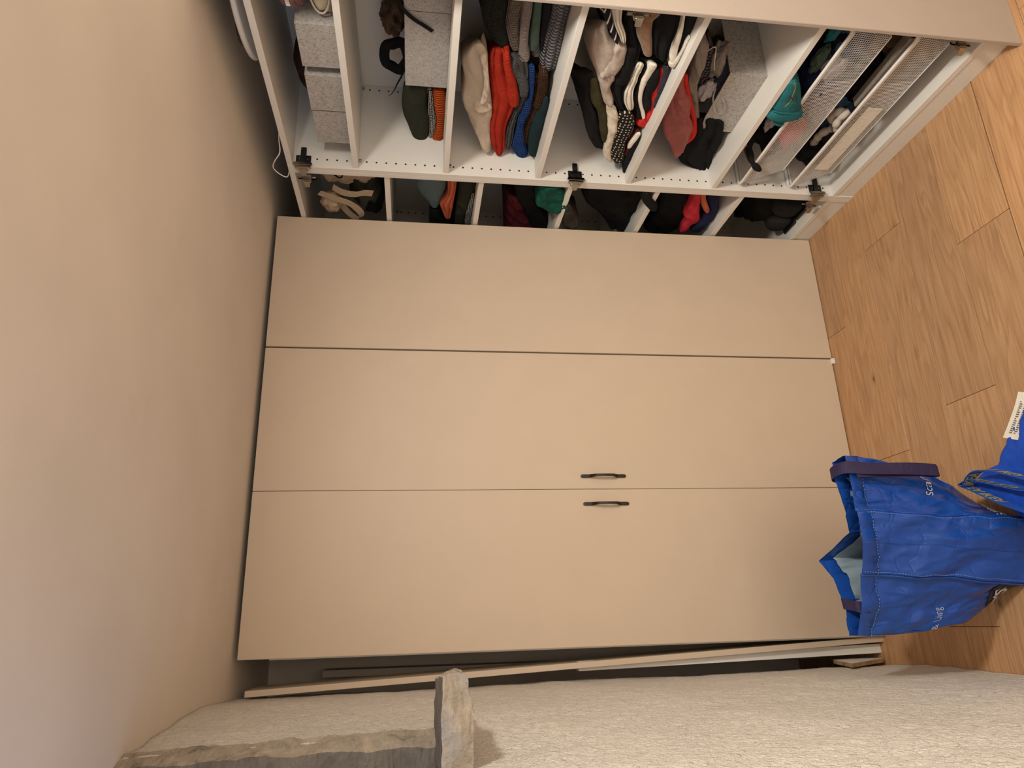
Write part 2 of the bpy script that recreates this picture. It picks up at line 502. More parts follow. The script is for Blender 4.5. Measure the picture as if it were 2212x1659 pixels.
# left wall: old uneven masonry under whitewash, with a deep window whose sill and reveal are stone
WY0, WY1, WZ0 = .30, 1.506, 1.515                # window opening, up to the ceiling


def wall_x(y, z):
    top = [(-1.7, -.26), (.3, -.25), (1.3, -.225), (1.5, -.210), (1.6, -.204), (1.7, -.194), (1.83, -.183), (1.95, -.177), (2.1, -.179), (2.4, -.190), (2.6, -.215), (2.88, -.25)]
    bot = [(-1.7, -.19), (.3, -.175), (1.75, -.164), (2.0, -.163), (2.26, -.168), (2.45, -.182), (2.88, -.24)]
    def li(T):
        if y <= T[0][0]: return T[0][1]
        for (a, p), (b, q) in zip(T[:-1], T[1:]):
            if y <= b: return p + (q - p) * (y - a) / (b - a)
        return T[-1][1]
    t = z / ZC
    x = li(bot) * (1 - t) + li(top) * t
    x += .006 * (noise.noise(Vector((y * 3.1, z * 3.1, 4.2))))
    x += .0035 * noise.noise(Vector((y * 11, z * 11, 9))) + .0018 * noise.noise(Vector((y * 34, z * 34, 2)))
    return x


def wall_left():
    bm = bmesh.new()
    ys = []
    y = YW0
    while y < YW1 + .001:
        ys.append(y); y += .012 if y > .55 else .06
    zs = [i * ZC / 172 for i in range(173)]
    def hole(a, b): return WY0 < a < WY1 - .004 and b > WZ0
    V = {}
    for i, a in enumerate(ys):
        for j, b in enumerate(zs):
            V[i, j] = bm.verts.new((wall_x(a, b), a, b))
    rim = []
    for i in range(len(ys) - 1):
        for j in range(len(zs) - 1):
            if hole((ys[i] + ys[i + 1]) / 2, (zs[j] + zs[j + 1]) / 2): continue
            bm.faces.new((V[i, j], V[i + 1, j], V[i + 1, j + 1], V[i, j + 1]))
    # thickness: push the border back to the outer face of the wall
    be = [e for e in bm.edges if e.is_boundary]
    r = bmesh.ops.extrude_edge_only(bm, edges=be)
    for v in r['geom']:
        if isinstance(v, bmesh.types.BMVert): v.co.x = -.70
    me = bpy.data.meshes.new('wall_left'); 
    bmesh.ops.delete(bm, geom=[v for v in bm.verts if not v.link_faces], context='VERTS')
    bmesh.ops.recalc_face_normals(bm, faces=bm.faces)
    bm.to_mesh(me); bm.free(); me.shade_smooth(); me.materials.append(M['stucco'])
    o = bpy.data.objects.new('wall_left', me); COL.objects.link(o); struct(o)


wall_left()


def rough_block(name, mats, corner_fn, nu, nv, nw, seed, amp, origin):
    """a block whose surface is a subdivided, noise-chipped grid; corner_fn maps (u,v,w) in 0..1 to a point"""
    bm = bmesh.new(); V = {}
    def vert(i, j, k):
        q = (i, j, k)
        if q not in V:
            p = corner_fn(i / nu, j / nv, k / nw)
            n = noise.noise_vector(Vector(p) * 16 + Vector((seed, 0, 0))) * amp + noise.noise_vector(Vector(p) * 60 + Vector((0, seed, 0))) * amp * .45
            V[q] = bm.verts.new(p + n)
        return V[q]
    def quad(a, b, c, d, mi):
        f = bm.faces.new((a, b, c, d)); f.material_index = mi
    for i in range(nu):
        for j in range(nv):
            for k, mi in ((0, 0), (nw, 1)): quad(vert(i, j, k), vert(i + 1, j, k), vert(i + 1, j + 1, k), vert(i, j + 1, k), mi)
    for i in range(nu):
        for k in range(nw):
            for j in (0, nv): quad(vert(i, j, k), vert(i + 1, j, k), vert(i + 1, j, k + 1), vert(i, j, k + 1), 2)
    for j in range(nv):
        for k in range(nw):
            for i in (0, nu): quad(vert(i, j, k), vert(i, j + 1, k), vert(i, j + 1, k + 1), vert(i, j, k + 1), 0)
    bmesh.ops.recalc_face_normals(bm, faces=bm.faces)
    bmesh.ops.translate(bm, verts=bm.verts, vec=-Vector(origin))
    me = bpy.data.meshes.new(name); bm.to_mesh(me); bm.free()
    for q in mats: me.materials.append(q)
    o = bpy.data.objects.new(name, me); COL.objects.link(o); o.location = origin
    return struct(o)


# sill: u = X from the tip (0) into the wall (1), v = Z, w = depth in Y
def sill_fn(u, v, w):
    tip = [-.077, -.070, -.071, -.076]
    a = v * 3; k = min(int(a), 2); x0 = tip[k] + (tip[k + 1] - tip[k]) * (a - k)
    x0 -= .022 * w + .010 * math.sin(w * 9) * (1 - v)
    x = x0 * (1 - u) + -.62 * u
    low = 1.4800 + .005 * max(0, 1 - u * 14) - .004 * min(1, u * 6)
    return Vector((x, 1.197 + .306 * w + .006 * math.sin(u * 23 + v * 3), low * (1 - v) + 1.5275 * v))


rough_block('trim_1', [M['stone'], M['stone'], M['stone_dark']], sill_fn, 90, 12, 26, 3.0, .0042, (-.3, 1.35, 1.48))


# reveal stone standing on the sill: light chiselled edge towards the room, darker face inside the opening
def build_jamb():
    bm = bmesh.new(); nu = 70; prof = []
    # room-side profile in plan (X, Y): far edge, arris, then the dark inner face running back to the pane
    for t in range(8): prof.append((0, t / 7))
    for t in range(1, 13): prof.append((1, t / 12))
    V = []
    for i in range(nu + 1):
        u = i / nu; z = 1.5255 + (ZC - 1.5255) * u
        A_ = Vector((-.1875 - .0165 * u, 1.511 + .012 * u, z)); B_ = Vector((-.2140 - .009 * u, 1.468 + .006 * u, z)); C_ = Vector((-.66, 1.36, z))
        row = []
        for k, t in prof:
            p = A_.lerp(B_, t) if k == 0 else B_.lerp(C_, t)
            am = .0055 if k == 0 else .004
            q = noise.noise_vector(p * 17) * am + noise.noise_vector(p * 70) * am * .5
            if u > .999: q.z = 0
            row.append(bm.verts.new(p + q))
        row.append(bm.verts.new(Vector((-.66, 1.55, z)))); row.append(bm.verts.new(Vector((-.215, 1.55, z))))
        V.append(row)
    n = len(V[0])
    for i in range(nu):
        for j in range(n):
            f = bm.faces.new((V[i][j], V[i + 1][j], V[i + 1][(j + 1) % n], V[i][(j + 1) % n]))
            f.material_index = 0 if j < 7 else 1
    bm.faces.new([v for v in V[0]]); bm.faces.new([v for v in V[-1]][::-1])
    bmesh.ops.recalc_face_normals(bm, faces=bm.faces)
    org = Vector((-.3, 1.5, 1.526)); bmesh.ops.translate(bm, verts=bm.verts, vec=-org)
    me = bpy.data.meshes.new('trim_2'); bm.to_mesh(me); bm.free()
    me.materials.append(M['stone']); me.materials.append(M['stone_dark'])
    o = bpy.data.objects.new('trim_2', me); COL.objects.link(o); o.location = org; struct(o)


build_jamb()

# the window itself sits deep in the opening, outside the picture
w1 = thing('window_1', None, None, (-.66, .85, 1.53), kind='structure')
fm = MB()
for a, b in (((-.70, WY0, 1.525), (-.66, 1.46, 1.565)), ((-.70, WY0, 2.06), (-.66, 1.46, 2.10)), ((-.70, WY0, 1.565), (-.66, WY0 + .04, 2.06)), ((-.70, 1.42, 1.565), (-.66, 1.46, 2.06)), ((-.70, .86, 1.565), (-.66, .90, 2.06))): fm.box(a, b)
fm.build('window_frame', M['plastic_w'], w1)
gm, gnt, gb = base('window_glass', (1, 1, 1), .02); gb.inputs['Transmission Weight'].default_value = 1; gb.inputs['IOR'].default_value = 1.1
box('pane', (-.684, WY0 + .04, 1.565), (-.680, .86, 2.06), gm, w1, bevel=0)
box('pane', (-.684, .90, 1.565), (-.680, 1.42, 2.06), gm, w1, bevel=0)

# ------------------------------------------------------------------ closed wardrobe at the back
bw = thing('closed_wardrobe', 'tall closed wardrobe with three plain beige doors facing the camera', 'wardrobe', (.68, 2.58, 0))
H = 1.997; T = .018
box('side_panel', (-.082, 2.304, 0), (-.064, 2.86, H), M['melamine'], bw)
box('side_panel', (.905, 2.304, 0), (.923, 2.86, H), M['melamine'], bw)
box('top_panel', (-.064, 2.304, H - T), (.905, 2.86, H), M['melamine'], bw)
box('bottom_panel', (-.064, 2.304, .062), (.905, 2.86, .080), M['melamine'], bw)
box('plinth', (-.064, 2.312, 0), (.905, 2.328, .062), M['melamine'], bw)
box('back_panel', (-.064, 2.852, .062), (.905, 2.858, H - T), M['melamine'], bw)
TOP = 2.0835


def door_panel(x0, x1, z0, z1, y0=FY):
    return box('door', (x0, y0, z0), (x1, y0 + .018, z1), M['door'], bw, bevel=.0012, seg=2)


dA = door_panel(-.0777, .4212, .002, TOP)
dB = door_panel(.4228, .9135, .004, TOP)
dC = door_panel(.9195, 1.4318, .002, TOP)
box('levelling_foot', (.893, 2.268, .0), (.914, 2.281, .012), M['plastic_w'], bw)


def handle(xc, zc, door):
    mb = MB(); L = .1585; y = FY
    # one flat bar: pads on the door, arched between them
    pts = [(-L / 2, .0025, .0022), (-L / 2 + .0012, .0028, .0040), (-L / 2 + .0035, .003, .0053), (-L / 2 + .007, .0032, .0058), (-L / 2 + .030, .0036, .0058), (-L / 2 + .034, .007, .0054), (-L / 2 + .045, .0200, .0044), (-L / 2 + .050, .0235, .0042),
           (0, .0250, .0040)]
    full = pts + [(-a, b, c) for a, b, c in pts[:-1][::-1]]
    for k in range(len(full)):
        pass
    ring = []
    for z, off, w in full:
        th = .0022 if off < .006 else .0032
        ring.append([(xc - w / 1.0, y - off + (-th), zc + z), (xc + w, y - off - th, zc + z), (xc + w, min(y - off + th, y - .0001), zc + z), (xc - w, min(y - off + th, y - .0001), zc + z)])
    v = [q for r_ in ring for q in r_]; f = [(0, 1, 2, 3), tuple((len(ring) - 1) * 4 + k for k in (3, 2, 1, 0))]
    for i in range(len(ring) - 1):
        for k in range(4): f.append((i * 4 + k, i * 4 + 4 + k, i * 4 + 4 + (k + 1) % 4, i * 4 + (k + 1) % 4))
    mb.add(v, f)
    hd = mb.build('handle', M['black_bar'], door, bevel=.0007, seg=2)
    return hd


handle(.466, .935, dB)
handle(.3715, .932, dA)

# ------------------------------------------------------------------ open wardrobe row on the right
BACK = 1.783
Z1 = [1.791, 1.494, 1.180, .861, .547]      # shelf tops, near bay
Z2 = [1.691, 1.370, 1.055, .738, .419]      # shelf tops, far bay


def bay(name, label, y0, y1, tops, cover=False, feet=True):
    """y0..y1 outer faces; near side panel at y0"""
    t = thing(name, label, 'wardrobe', ((FR + BACK) / 2, (y0 + y1) / 2, 0), 'open wardrobe bays on the right')
    box('side_panel', (FR, y0, 0), (BACK, y0 + T, 2.0), M['melamine'], t)
    box('side_panel', (FR, y1 - T, 0), (BACK, y1, 2.0), M['melamine'], t)
    box('top_panel', (FR + .0005, y0 + T, 2.0 - T), (BACK, y1 - T, 2.0), M['melamine'], t)
    box('bottom_panel', (FR + .001, y0 + T, .064), (BACK, y1 - T, .082), M['melamine'], t)
    box('plinth', (FR + .003, y0 + T, 0), (FR + .019, y1 - T, .063), M['melamine'], t)
    ym = (y0 + y1) / 2
    box('back_panel', (BACK, y0, .03), (BACK + .004, ym - .0006, 1.99), M['melamine'], t, bevel=0)
    box('back_panel', (BACK, ym + .0006, .03), (BACK + .004, y1, 1.99), M['melamine'], t, bevel=0)
    box('seam_strip', (BACK + .003, ym - .003, .03), (BACK + .006, ym + .003, 1.99), M['hole'], t, bevel=0)
    for z in tops:
        s = box('shelf', (FR + .004, y0 + T + .001, z - .0185), (BACK - .001, y1 - T - .001, z), M['shelf'], t)
    # rows of flat dark discs painting the shade of peg holes on the far side panel, front and back row
    hm = MB(); n = 6
    z = .115
    while z < 1.95:
        if all(abs(z - q + .009) > .014 for q in tops):
            for x in (FR + .031, BACK - .022):
                c = [(x + .0034 * math.cos(k * 2 * math.pi / 8), y1 - T - .0004, z + .0034 * math.sin(k * 2 * math.pi / 8)) for k in range(8)]
                hm.prism(c, (0, .0003, 0))
        z += .032
    tag(hm.build('peg_hole', M['hole'], t), kind='stuff')
    for z in tops:
        for x in (FR + .031, BACK - .022):
            pm = MB(); pm.box((x - .004, y1 - T - .010, z - .027), (x + .004, y1 - T - .0005, z - .0188))
            pm.build('shelf_pin', M['chrome'], t, bevel=.001)
    return t


YA0, YA1 = 1.249, 1.9985
near = bay('open_wardrobe', 'near open white wardrobe bay with baskets, felt boxes and folded clothes', YA0, YA1, Z1)
far = bay('open_wardrobe', 'far open white wardrobe bay half hidden behind the beige door', YA1 + .0005, YA1 + .7505, Z2)
box('cover_panel', (1.405, 1.2385, 0), (1.795, YA0 - .0004, TOP), M['cover'], near, bevel=.001, seg=2)


def hinge_set(z, y, both=True, t=near, t2=far, far_low=False):
    """hinge on the panel whose open side faces the camera; arm folded out in front"""
    p = MB(); yy = y - .0002                                  # y: panel face, the hinge stands off towards -Y
    p.box((1.443, yy - .004, z - .024), (1.474, yy, z + .024))
    p.box((1.436, yy - .012, z - .0085), (1.500, yy - .003, z + .0085))
    p.box((1.452, yy - .0055, z - .0145), (1.466, yy - .003, z - .009)); p.box((1.452, yy - .0055, z + .009), (1.466, yy - .003, z + .0145))
    h = p.build('hinge_mount', M['blackmetal'], t, bevel=.0012)
    for x, dz in ((1.492, 0), (1.459, -.0118), (1.459, .0118)):
        c = [(x + .0032 * math.cos(k * math.pi / 4), yy - (.0099 if dz == 0 else .0052), z + dz + .0032 * math.sin(k * math.pi / 4)) for k in range(8)]
        MB().prism(c, (0, -.0015, 0)).build('screw', M['chrome'], h, bevel=.0003)
    c = MB()
    c.box((1.428, yy - .016, z - .030), (1.440, yy - .0115, z + .030)); c.box((1.422, yy - .0135, z - .026), (1.430, yy + .001, z + .026))
    cu = c.build('hinge_cup', M['chrome'], t, bevel=.0022, seg=2)
    a = MB()
    a.prism([(1.421, yy + .001, z - .013), (1.421, yy + .001, z + .013), (1.417, yy + .024, z + .008), (1.417, yy + .024, z - .008)], (-.004, .0, 0))
    a.tube([(1.425, yy - .004, z + .018), (1.419, yy + .006, z + .013)], .004, 8)
    a.tube([(1.425, yy - .004, z - .018), (1.419, yy + .006, z - .013)], .004, 8)
    a.build('hinge_arm', M['chrome'], t, bevel=.001)


def hinge_open(z, y, t, s=1):
    """closed-spring hinge standing out from the face turned away from the camera (towards +Y)"""
    c = MB()
    c.box((1.416, y + .007 * s, z - .031), (1.428, y + .013 * s, z - .012)); c.box((1.416, y + .007 * s, z + .012), (1.428, y + .013 * s, z + .031))
    c.box((1.405, y + .002 * s, z - .013), (1.432, y + .018 * s, z + .013))
    cu = c.build('hinge_cup', M['chrome'], t, bevel=.003, seg=2)
    a = MB()
    a.prism([(1.404, y + .004 * s, z - .010), (1.404, y + .004 * s, z + .010), (1.398, y + .024 * s, z + .008), (1.398, y + .024 * s, z - .008)], (-.003, 0, 0))
    a.build('hinge_arm', M['chrome'], t, bevel=.001)


YF = YA1 - T
for z in (1.950, 1.040, .148): hinge_set(z, YF)
hinge_open(1.942, YA1 + T, far)
hinge_open(.152, YA1 + T, far)
hinge_open(1.040, YA0 + T - .006, near)
hinge_open(.150, YA0 + T - .004, near)

# ------------------------------------------------------------------ garments
GARMENTS = []
GARMENTS += [
 ('folded_shirt', 'cream long-sleeved shirt, creased, topmost of the folded stack with the red jumper', 'shirt', 'folded knitwear stacked on the third shelf', 'cream', 1.515, 0.24, 1, 1.6, [(1.489,1.421,1.488,1.408),(1.532,1.450,1.525,1.386),(1.576,1.455,1.568,1.380),(1.643,1.444,1.636,1.372),(1.716,1.446,1.708,1.357),(1.767,1.435,1.758,1.348),(1.819,1.416,1.812,1.345),(1.873,1.393,1.869,1.344),(1.931,1.372,1.927,1.335),(1.961,1.351,1.959,1.335)]),
 ('folded_jumper', 'bright red cable-knit jumper folded between the cream shirt and the grey one', 'jumper', 'folded knitwear stacked on the third shelf', 'redknit', 1.51, 0.24, 2, 0.8, [(1.498,1.376,1.495,1.341),(1.541,1.380,1.536,1.329),(1.594,1.377,1.587,1.313),(1.654,1.365,1.646,1.291),(1.707,1.354,1.699,1.275),(1.742,1.352,1.735,1.279),(1.779,1.351,1.773,1.286),(1.834,1.349,1.829,1.294),(1.891,1.341,1.886,1.292),(1.944,1.327,1.940,1.287),(1.980,1.306,1.979,1.297)]),
 ('folded_jumper', 'mid grey fine-knit jumper folded directly under the red jumper', 'jumper', 'folded knitwear stacked on the third shelf', 'greyknit', 1.52, 0.23, 2, 0.8, [(1.521,1.334,1.518,1.306),(1.568,1.327,1.561,1.262),(1.634,1.296,1.629,1.251),(1.680,1.279,1.677,1.247),(1.731,1.278,1.728,1.249),(1.785,1.286,1.783,1.266),(1.841,1.292,1.839,1.267),(1.899,1.291,1.897,1.265),(1.953,1.284,1.952,1.270)]),
 ('folded_jumper', 'royal blue chunky-knit jumper folded under the grey jumper', 'jumper', 'folded knitwear stacked on the third shelf', 'blueknit', 1.515, 0.23, 1, 0.8, [(1.552,1.264,1.550,1.249),(1.624,1.252,1.622,1.237),(1.687,1.247,1.685,1.231),(1.750,1.260,1.746,1.228),(1.804,1.264,1.802,1.238),(1.861,1.262,1.858,1.233),(1.921,1.269,1.916,1.216),(1.969,1.250,1.964,1.202),(1.996,1.229,1.994,1.213)]),
 ('folded_jumper', 'brown open-knit jumper folded under the royal blue jumper', 'jumper', 'folded knitwear stacked on the third shelf', 'brownknit', 1.52, 0.23, 2, 1, [(1.582,1.243,1.578,1.203),(1.651,1.233,1.647,1.190),(1.701,1.229,1.696,1.186),(1.752,1.229,1.749,1.194),(1.808,1.237,1.804,1.206),(1.864,1.233,1.862,1.212),(1.922,1.218,1.921,1.209)]),
 ('folded_trousers', 'dark teal folded garment, lowest of the stack with the red jumper', 'trousers', 'folded knitwear stacked on the third shelf', 'darkteal', 1.5, 0.22, 1, 0.6, [(1.660,1.199,1.659,1.191),(1.701,1.204,1.699,1.184),(1.754,1.215,1.751,1.179),(1.809,1.220,1.805,1.177),(1.867,1.218,1.863,1.174),(1.926,1.210,1.923,1.173),(1.963,1.197,1.961,1.176)]),
 ('folded_jumper', 'dark olive green chunky-knit jumper, topmost beside the pale speckled one', 'jumper', 'second folded stack by the end panel on the third shelf', 'oliveknit', 1.53, 0.22, 1, 0.8, [(1.314,1.412,1.308,1.359),(1.367,1.419,1.360,1.350),(1.404,1.416,1.396,1.349),(1.441,1.407,1.434,1.346),(1.479,1.390,1.473,1.337),(1.506,1.373,1.501,1.331),(1.526,1.351,1.525,1.334)]),
 ('folded_jumper', 'speckled beige and brown knit jumper under the dark olive one', 'jumper', 'second folded stack by the end panel on the third shelf', 'speckle', 1.53, 0.22, 1, 0.6, [(1.307,1.351,1.303,1.315),(1.360,1.349,1.355,1.309),(1.396,1.349,1.392,1.310),(1.435,1.349,1.430,1.308),(1.473,1.340,1.470,1.304),(1.513,1.326,1.510,1.298),(1.535,1.313,1.534,1.299)]),
 ('folded_jumper', 'pale pinkish ribbed jumper folded under the speckled one', 'jumper', 'second folded stack by the end panel on the third shelf', 'pinkrib', 1.525, 0.22, 1, 0.6, [(1.299,1.313,1.296,1.287),(1.359,1.313,1.356,1.285),(1.388,1.312,1.385,1.283),(1.426,1.309,1.423,1.282),(1.465,1.305,1.462,1.280),(1.505,1.301,1.503,1.275),(1.548,1.299,1.545,1.264),(1.567,1.286,1.565,1.268)]),
 ('folded_shirt', 'grey-green plain shirt folded under the pinkish ribbed jumper', 'shirt', 'second folded stack by the end panel on the third shelf', 'sage', 1.535, 0.21, 1, 0.4, [(1.304,1.283,1.302,1.264),(1.368,1.282,1.366,1.259),(1.394,1.280,1.391,1.257),(1.432,1.278,1.429,1.253),(1.472,1.277,1.469,1.248),(1.513,1.273,1.510,1.243),(1.537,1.265,1.536,1.252)]),
 ('folded_jumper', 'light grey speckled garment, small end showing under the grey-green shirt', 'jumper', 'second folded stack by the end panel on the third shelf', 'ltspeckle', 1.55, 0.15, 1, 0.6, [(1.488,1.257,1.487,1.244),(1.535,1.258,1.532,1.235),(1.556,1.256,1.553,1.228),(1.574,1.248,1.572,1.231)]),
 ('folded_shirt', 'black garment folded between the grey-green shirt and thick grey jumper', 'shirt', 'second folded stack by the end panel on the third shelf', 'black', 1.54, 0.2, 1, 0.5, [(1.307,1.263,1.303,1.233),(1.370,1.258,1.367,1.230),(1.415,1.253,1.412,1.227),(1.473,1.246,1.472,1.231),(1.514,1.240,1.513,1.229),(1.535,1.235,1.535,1.230)]),
 ('folded_jumper', 'thick mid grey ribbed jumper, lowest beside the end panel under the black garment', 'jumper', 'second folded stack by the end panel on the third shelf', 'greyrib', 1.53, 0.22, 2, 0.8, [(1.295,1.235,1.289,1.185),(1.362,1.232,1.356,1.182),(1.403,1.230,1.398,1.182),(1.442,1.232,1.437,1.182),(1.483,1.233,1.477,1.179),(1.525,1.233,1.519,1.176),(1.569,1.231,1.563,1.178),(1.604,1.209,1.602,1.188)]),
 ('folded_shirt', 'dark green folded shirt on top of the orange jumper, next to the belt', 'shirt', 'folded clothes on the second shelf', 'dgreen', 1.57, 0.2, 1, 0.8, [(1.731,1.618,1.724,1.550),(1.772,1.630,1.764,1.549),(1.824,1.633,1.816,1.552),(1.878,1.628,1.870,1.543),(1.934,1.612,1.927,1.541),(1.992,1.597,1.987,1.544),(2.053,1.585,2.050,1.554),(2.073,1.572,2.071,1.558)]),
 ('folded_scarf', 'black and white woven garment squeezed between dark green shirt and orange jumper', 'scarf', 'folded clothes on the second shelf', 'bwweave', 1.575, 0.19, 1, 0.4, [(1.740,1.554,1.738,1.539),(1.795,1.549,1.794,1.532),(1.849,1.549,1.846,1.525),(1.904,1.543,1.902,1.519),(1.962,1.542,1.961,1.525),(2.007,1.545,2.006,1.535)]),
 ('folded_jumper', 'orange chunky-knit jumper lying at the bottom of the dark green shirt stack', 'jumper', 'folded clothes on the second shelf', 'orangeknit', 1.57, 0.2, 1, 1, [(1.733,1.539,1.728,1.497),(1.788,1.532,1.784,1.494),(1.840,1.526,1.837,1.493),(1.896,1.519,1.893,1.493),(1.955,1.525,1.951,1.492),(1.986,1.535,1.982,1.493),(2.017,1.539,2.015,1.512)]),
 ('folded_shirt', 'black crumpled garment at the top left of the fourth shelf', 'shirt', 'folded clothes on the fourth shelf', 'black', 1.485, 0.24, 1, 1.6, [(1.532,1.118,1.528,1.078),(1.567,1.109,1.564,1.082),(1.603,1.093,1.601,1.075),(1.646,1.088,1.644,1.065),(1.696,1.077,1.692,1.033),(1.747,1.056,1.743,1.015),(1.801,1.036,1.797,0.995),(1.857,1.004,1.854,0.971),(1.879,0.979,1.877,0.966)]),
 ('folded_trousers', 'olive green folded garment beside the black crumpled one', 'trousers', 'folded clothes on the fourth shelf', 'olive', 1.48, 0.23, 1, 1, [(1.546,1.088,1.544,1.069),(1.591,1.078,1.588,1.050),(1.639,1.067,1.635,1.027),(1.686,1.035,1.683,1.003),(1.737,1.016,1.734,0.985),(1.791,0.997,1.788,0.967),(1.839,0.978,1.838,0.965)]),
 ('folded_blouse', 'off-white blouse hanging below the beige jumper, next to polka dots', 'blouse', 'folded clothes on the fourth shelf', 'offwhite', 1.475, 0.22, 1, 1.4, [(1.647,1.012,1.645,0.988),(1.703,0.999,1.699,0.959),(1.755,0.980,1.752,0.950),(1.811,0.970,1.809,0.946),(1.870,0.966,1.868,0.939),(1.930,0.932,1.929,0.918)]),
 ('folded_blouse', 'black blouse with small cream polka dots', 'blouse', 'folded clothes on the fourth shelf', 'dots', 1.47, 0.22, 1, 0.8, [(1.668,0.972,1.664,0.926),(1.720,0.960,1.714,0.901),(1.775,0.956,1.769,0.895),(1.832,0.949,1.828,0.901),(1.892,0.934,1.887,0.887),(1.924,0.908,1.922,0.890)]),
 ('folded_jumper', 'soft beige-grey jumper, largest garment in the fourth compartment', 'jumper', 'folded clothes on the fourth shelf', 'beigegrey', 1.475, 0.26, 1, 1.6, [(1.345,1.102,1.344,1.096),(1.384,1.114,1.380,1.076),(1.423,1.110,1.416,1.042),(1.455,1.106,1.445,1.008),(1.497,1.094,1.488,1.005),(1.539,1.071,1.533,1.010),(1.583,1.054,1.580,1.020),(1.630,1.033,1.626,1.000),(1.663,1.010,1.662,0.991)]),
 ('folded_shirt', 'black shirt with thin white stripes on top of the beige-grey jumper', 'shirt', 'folded clothes on the fourth shelf', 'stripes', 1.455, 0.2, 1, 0.5, [(1.292,1.119,1.290,1.103),(1.302,1.115,1.300,1.098),(1.337,1.100,1.335,1.081),(1.372,1.078,1.371,1.062),(1.414,1.049,1.413,1.042)]),
 ('folded_shirt', 'white shirt folded beside the thin-striped black shirt', 'shirt', 'folded clothes on the fourth shelf', 'white', 1.46, 0.2, 2, 0.8, [(1.291,1.099,1.287,1.068),(1.305,1.096,1.301,1.065),(1.339,1.079,1.337,1.058),(1.375,1.059,1.373,1.038),(1.414,1.036,1.413,1.025)]),
 ('folded_trousers', 'large black folded garment in the middle of the fourth shelf', 'trousers', 'folded clothes on the fourth shelf', 'black', 1.48, 0.26, 2, 1, [(1.312,1.059,1.308,1.025),(1.373,1.037,1.370,1.004),(1.431,1.019,1.426,0.973),(1.473,1.020,1.467,0.967),(1.517,1.028,1.511,0.964),(1.562,1.026,1.556,0.966),(1.608,1.010,1.604,0.970),(1.655,0.982,1.653,0.958),(1.684,0.959,1.682,0.935)]),
 ('folded_jumper', 'tan brown fuzzy jumper in the middle of the black clothes', 'jumper', 'folded clothes on the fourth shelf', 'tan', 1.465, 0.2, 1, 0.8, [(1.285,1.006,1.281,0.964),(1.311,1.007,1.306,0.963),(1.333,1.013,1.329,0.972),(1.374,1.004,1.370,0.965),(1.412,0.984,1.409,0.952),(1.459,0.958,1.457,0.937)]),
 ('folded_trousers', 'black folded garment to the right of the tan jumper', 'trousers', 'folded clothes on the fourth shelf', 'black', 1.47, 0.25, 2, 0.8, [(1.285,0.963,1.279,0.906),(1.319,0.975,1.311,0.899),(1.356,0.968,1.348,0.887),(1.394,0.956,1.387,0.886),(1.433,0.941,1.428,0.889),(1.469,0.916,1.466,0.887)]),
 ('folded_shirt', 'bright white shirt folded above the white-hemmed shirt near the shelf edge', 'shirt', 'folded clothes on the fourth shelf', 'white', 1.462, 0.2, 1, 0.8, [(1.280,0.912,1.279,0.904),(1.308,0.905,1.307,0.899),(1.360,0.899,1.359,0.886),(1.400,0.899,1.398,0.880),(1.441,0.892,1.439,0.874),(1.459,0.881,1.458,0.869)]),
 ('folded_shirt', 'black shirt lying just under the bright white one by the shelf edge', 'shirt', 'folded clothes on the fourth shelf', 'black', 1.468, 0.2, 1, 0.6, [(1.277,0.903,1.273,0.870),(1.316,0.894,1.312,0.860),(1.365,0.883,1.362,0.859),(1.404,0.877,1.402,0.860),(1.437,0.873,1.436,0.864)]),
 ('folded_shirt', 'thin white garment lying flat right on the shelf below the black shirt', 'shirt', 'folded clothes on the fourth shelf', 'white', 1.462, 0.2, 1, 0.8, [(1.353,0.867,1.353,0.862),(1.377,0.870,1.376,0.861),(1.418,0.871,1.417,0.862),(1.462,0.885,1.459,0.863),(1.484,0.873,1.483,0.863)]),
 ('folded_shirt', 'white shirt with two thick rounded folds near the polka dot blouse', 'shirt', 'folded clothes on the fourth shelf', 'white', 1.475, 0.22, 2, 1, [(1.471,0.969,1.469,0.950),(1.506,0.970,1.504,0.949),(1.551,0.970,1.549,0.949),(1.599,0.972,1.596,0.946),(1.647,0.959,1.644,0.929),(1.676,0.936,1.675,0.924)]),
 ('folded_shirt', 'black folded shirt between the two white shirts', 'shirt', 'folded clothes on the fourth shelf', 'black', 1.485, 0.22, 1, 0.6, [(1.483,0.944,1.482,0.932),(1.536,0.942,1.535,0.926),(1.583,0.939,1.581,0.926),(1.631,0.934,1.629,0.918),(1.680,0.915,1.678,0.893),(1.726,0.893,1.724,0.877)]),
 ('folded_shirt', 'white shirt with a narrow wavy fold next to the short red garment', 'shirt', 'folded clothes on the fourth shelf', 'white', 1.477, 0.22, 1, 1, [(1.470,0.938,1.467,0.912),(1.505,0.936,1.502,0.908),(1.550,0.938,1.548,0.917),(1.597,0.930,1.596,0.916),(1.645,0.914,1.644,0.903),(1.685,0.895,1.683,0.882),(1.710,0.881,1.709,0.875)]),
 ('folded_shirt', 'short black garment between the wavy white fold and the red garment', 'shirt', 'folded clothes on the fourth shelf', 'black', 1.478, 0.22, 1, 1, [(1.490,0.912,1.489,0.900),(1.527,0.921,1.523,0.888),(1.568,0.921,1.564,0.876),(1.606,0.914,1.603,0.885),(1.645,0.901,1.642,0.873),(1.679,0.884,1.678,0.866)]),
 ('folded_shirt', 'red garment near the bottom of the fourth shelf stack', 'shirt', 'folded clothes on the fourth shelf', 'red', 1.483, 0.22, 1, 0.8, [(1.494,0.897,1.493,0.886),(1.551,0.881,1.550,0.873),(1.590,0.892,1.588,0.867),(1.648,0.876,1.646,0.858),(1.700,0.875,1.698,0.852),(1.735,0.894,1.731,0.852),(1.755,0.875,1.753,0.851)]),
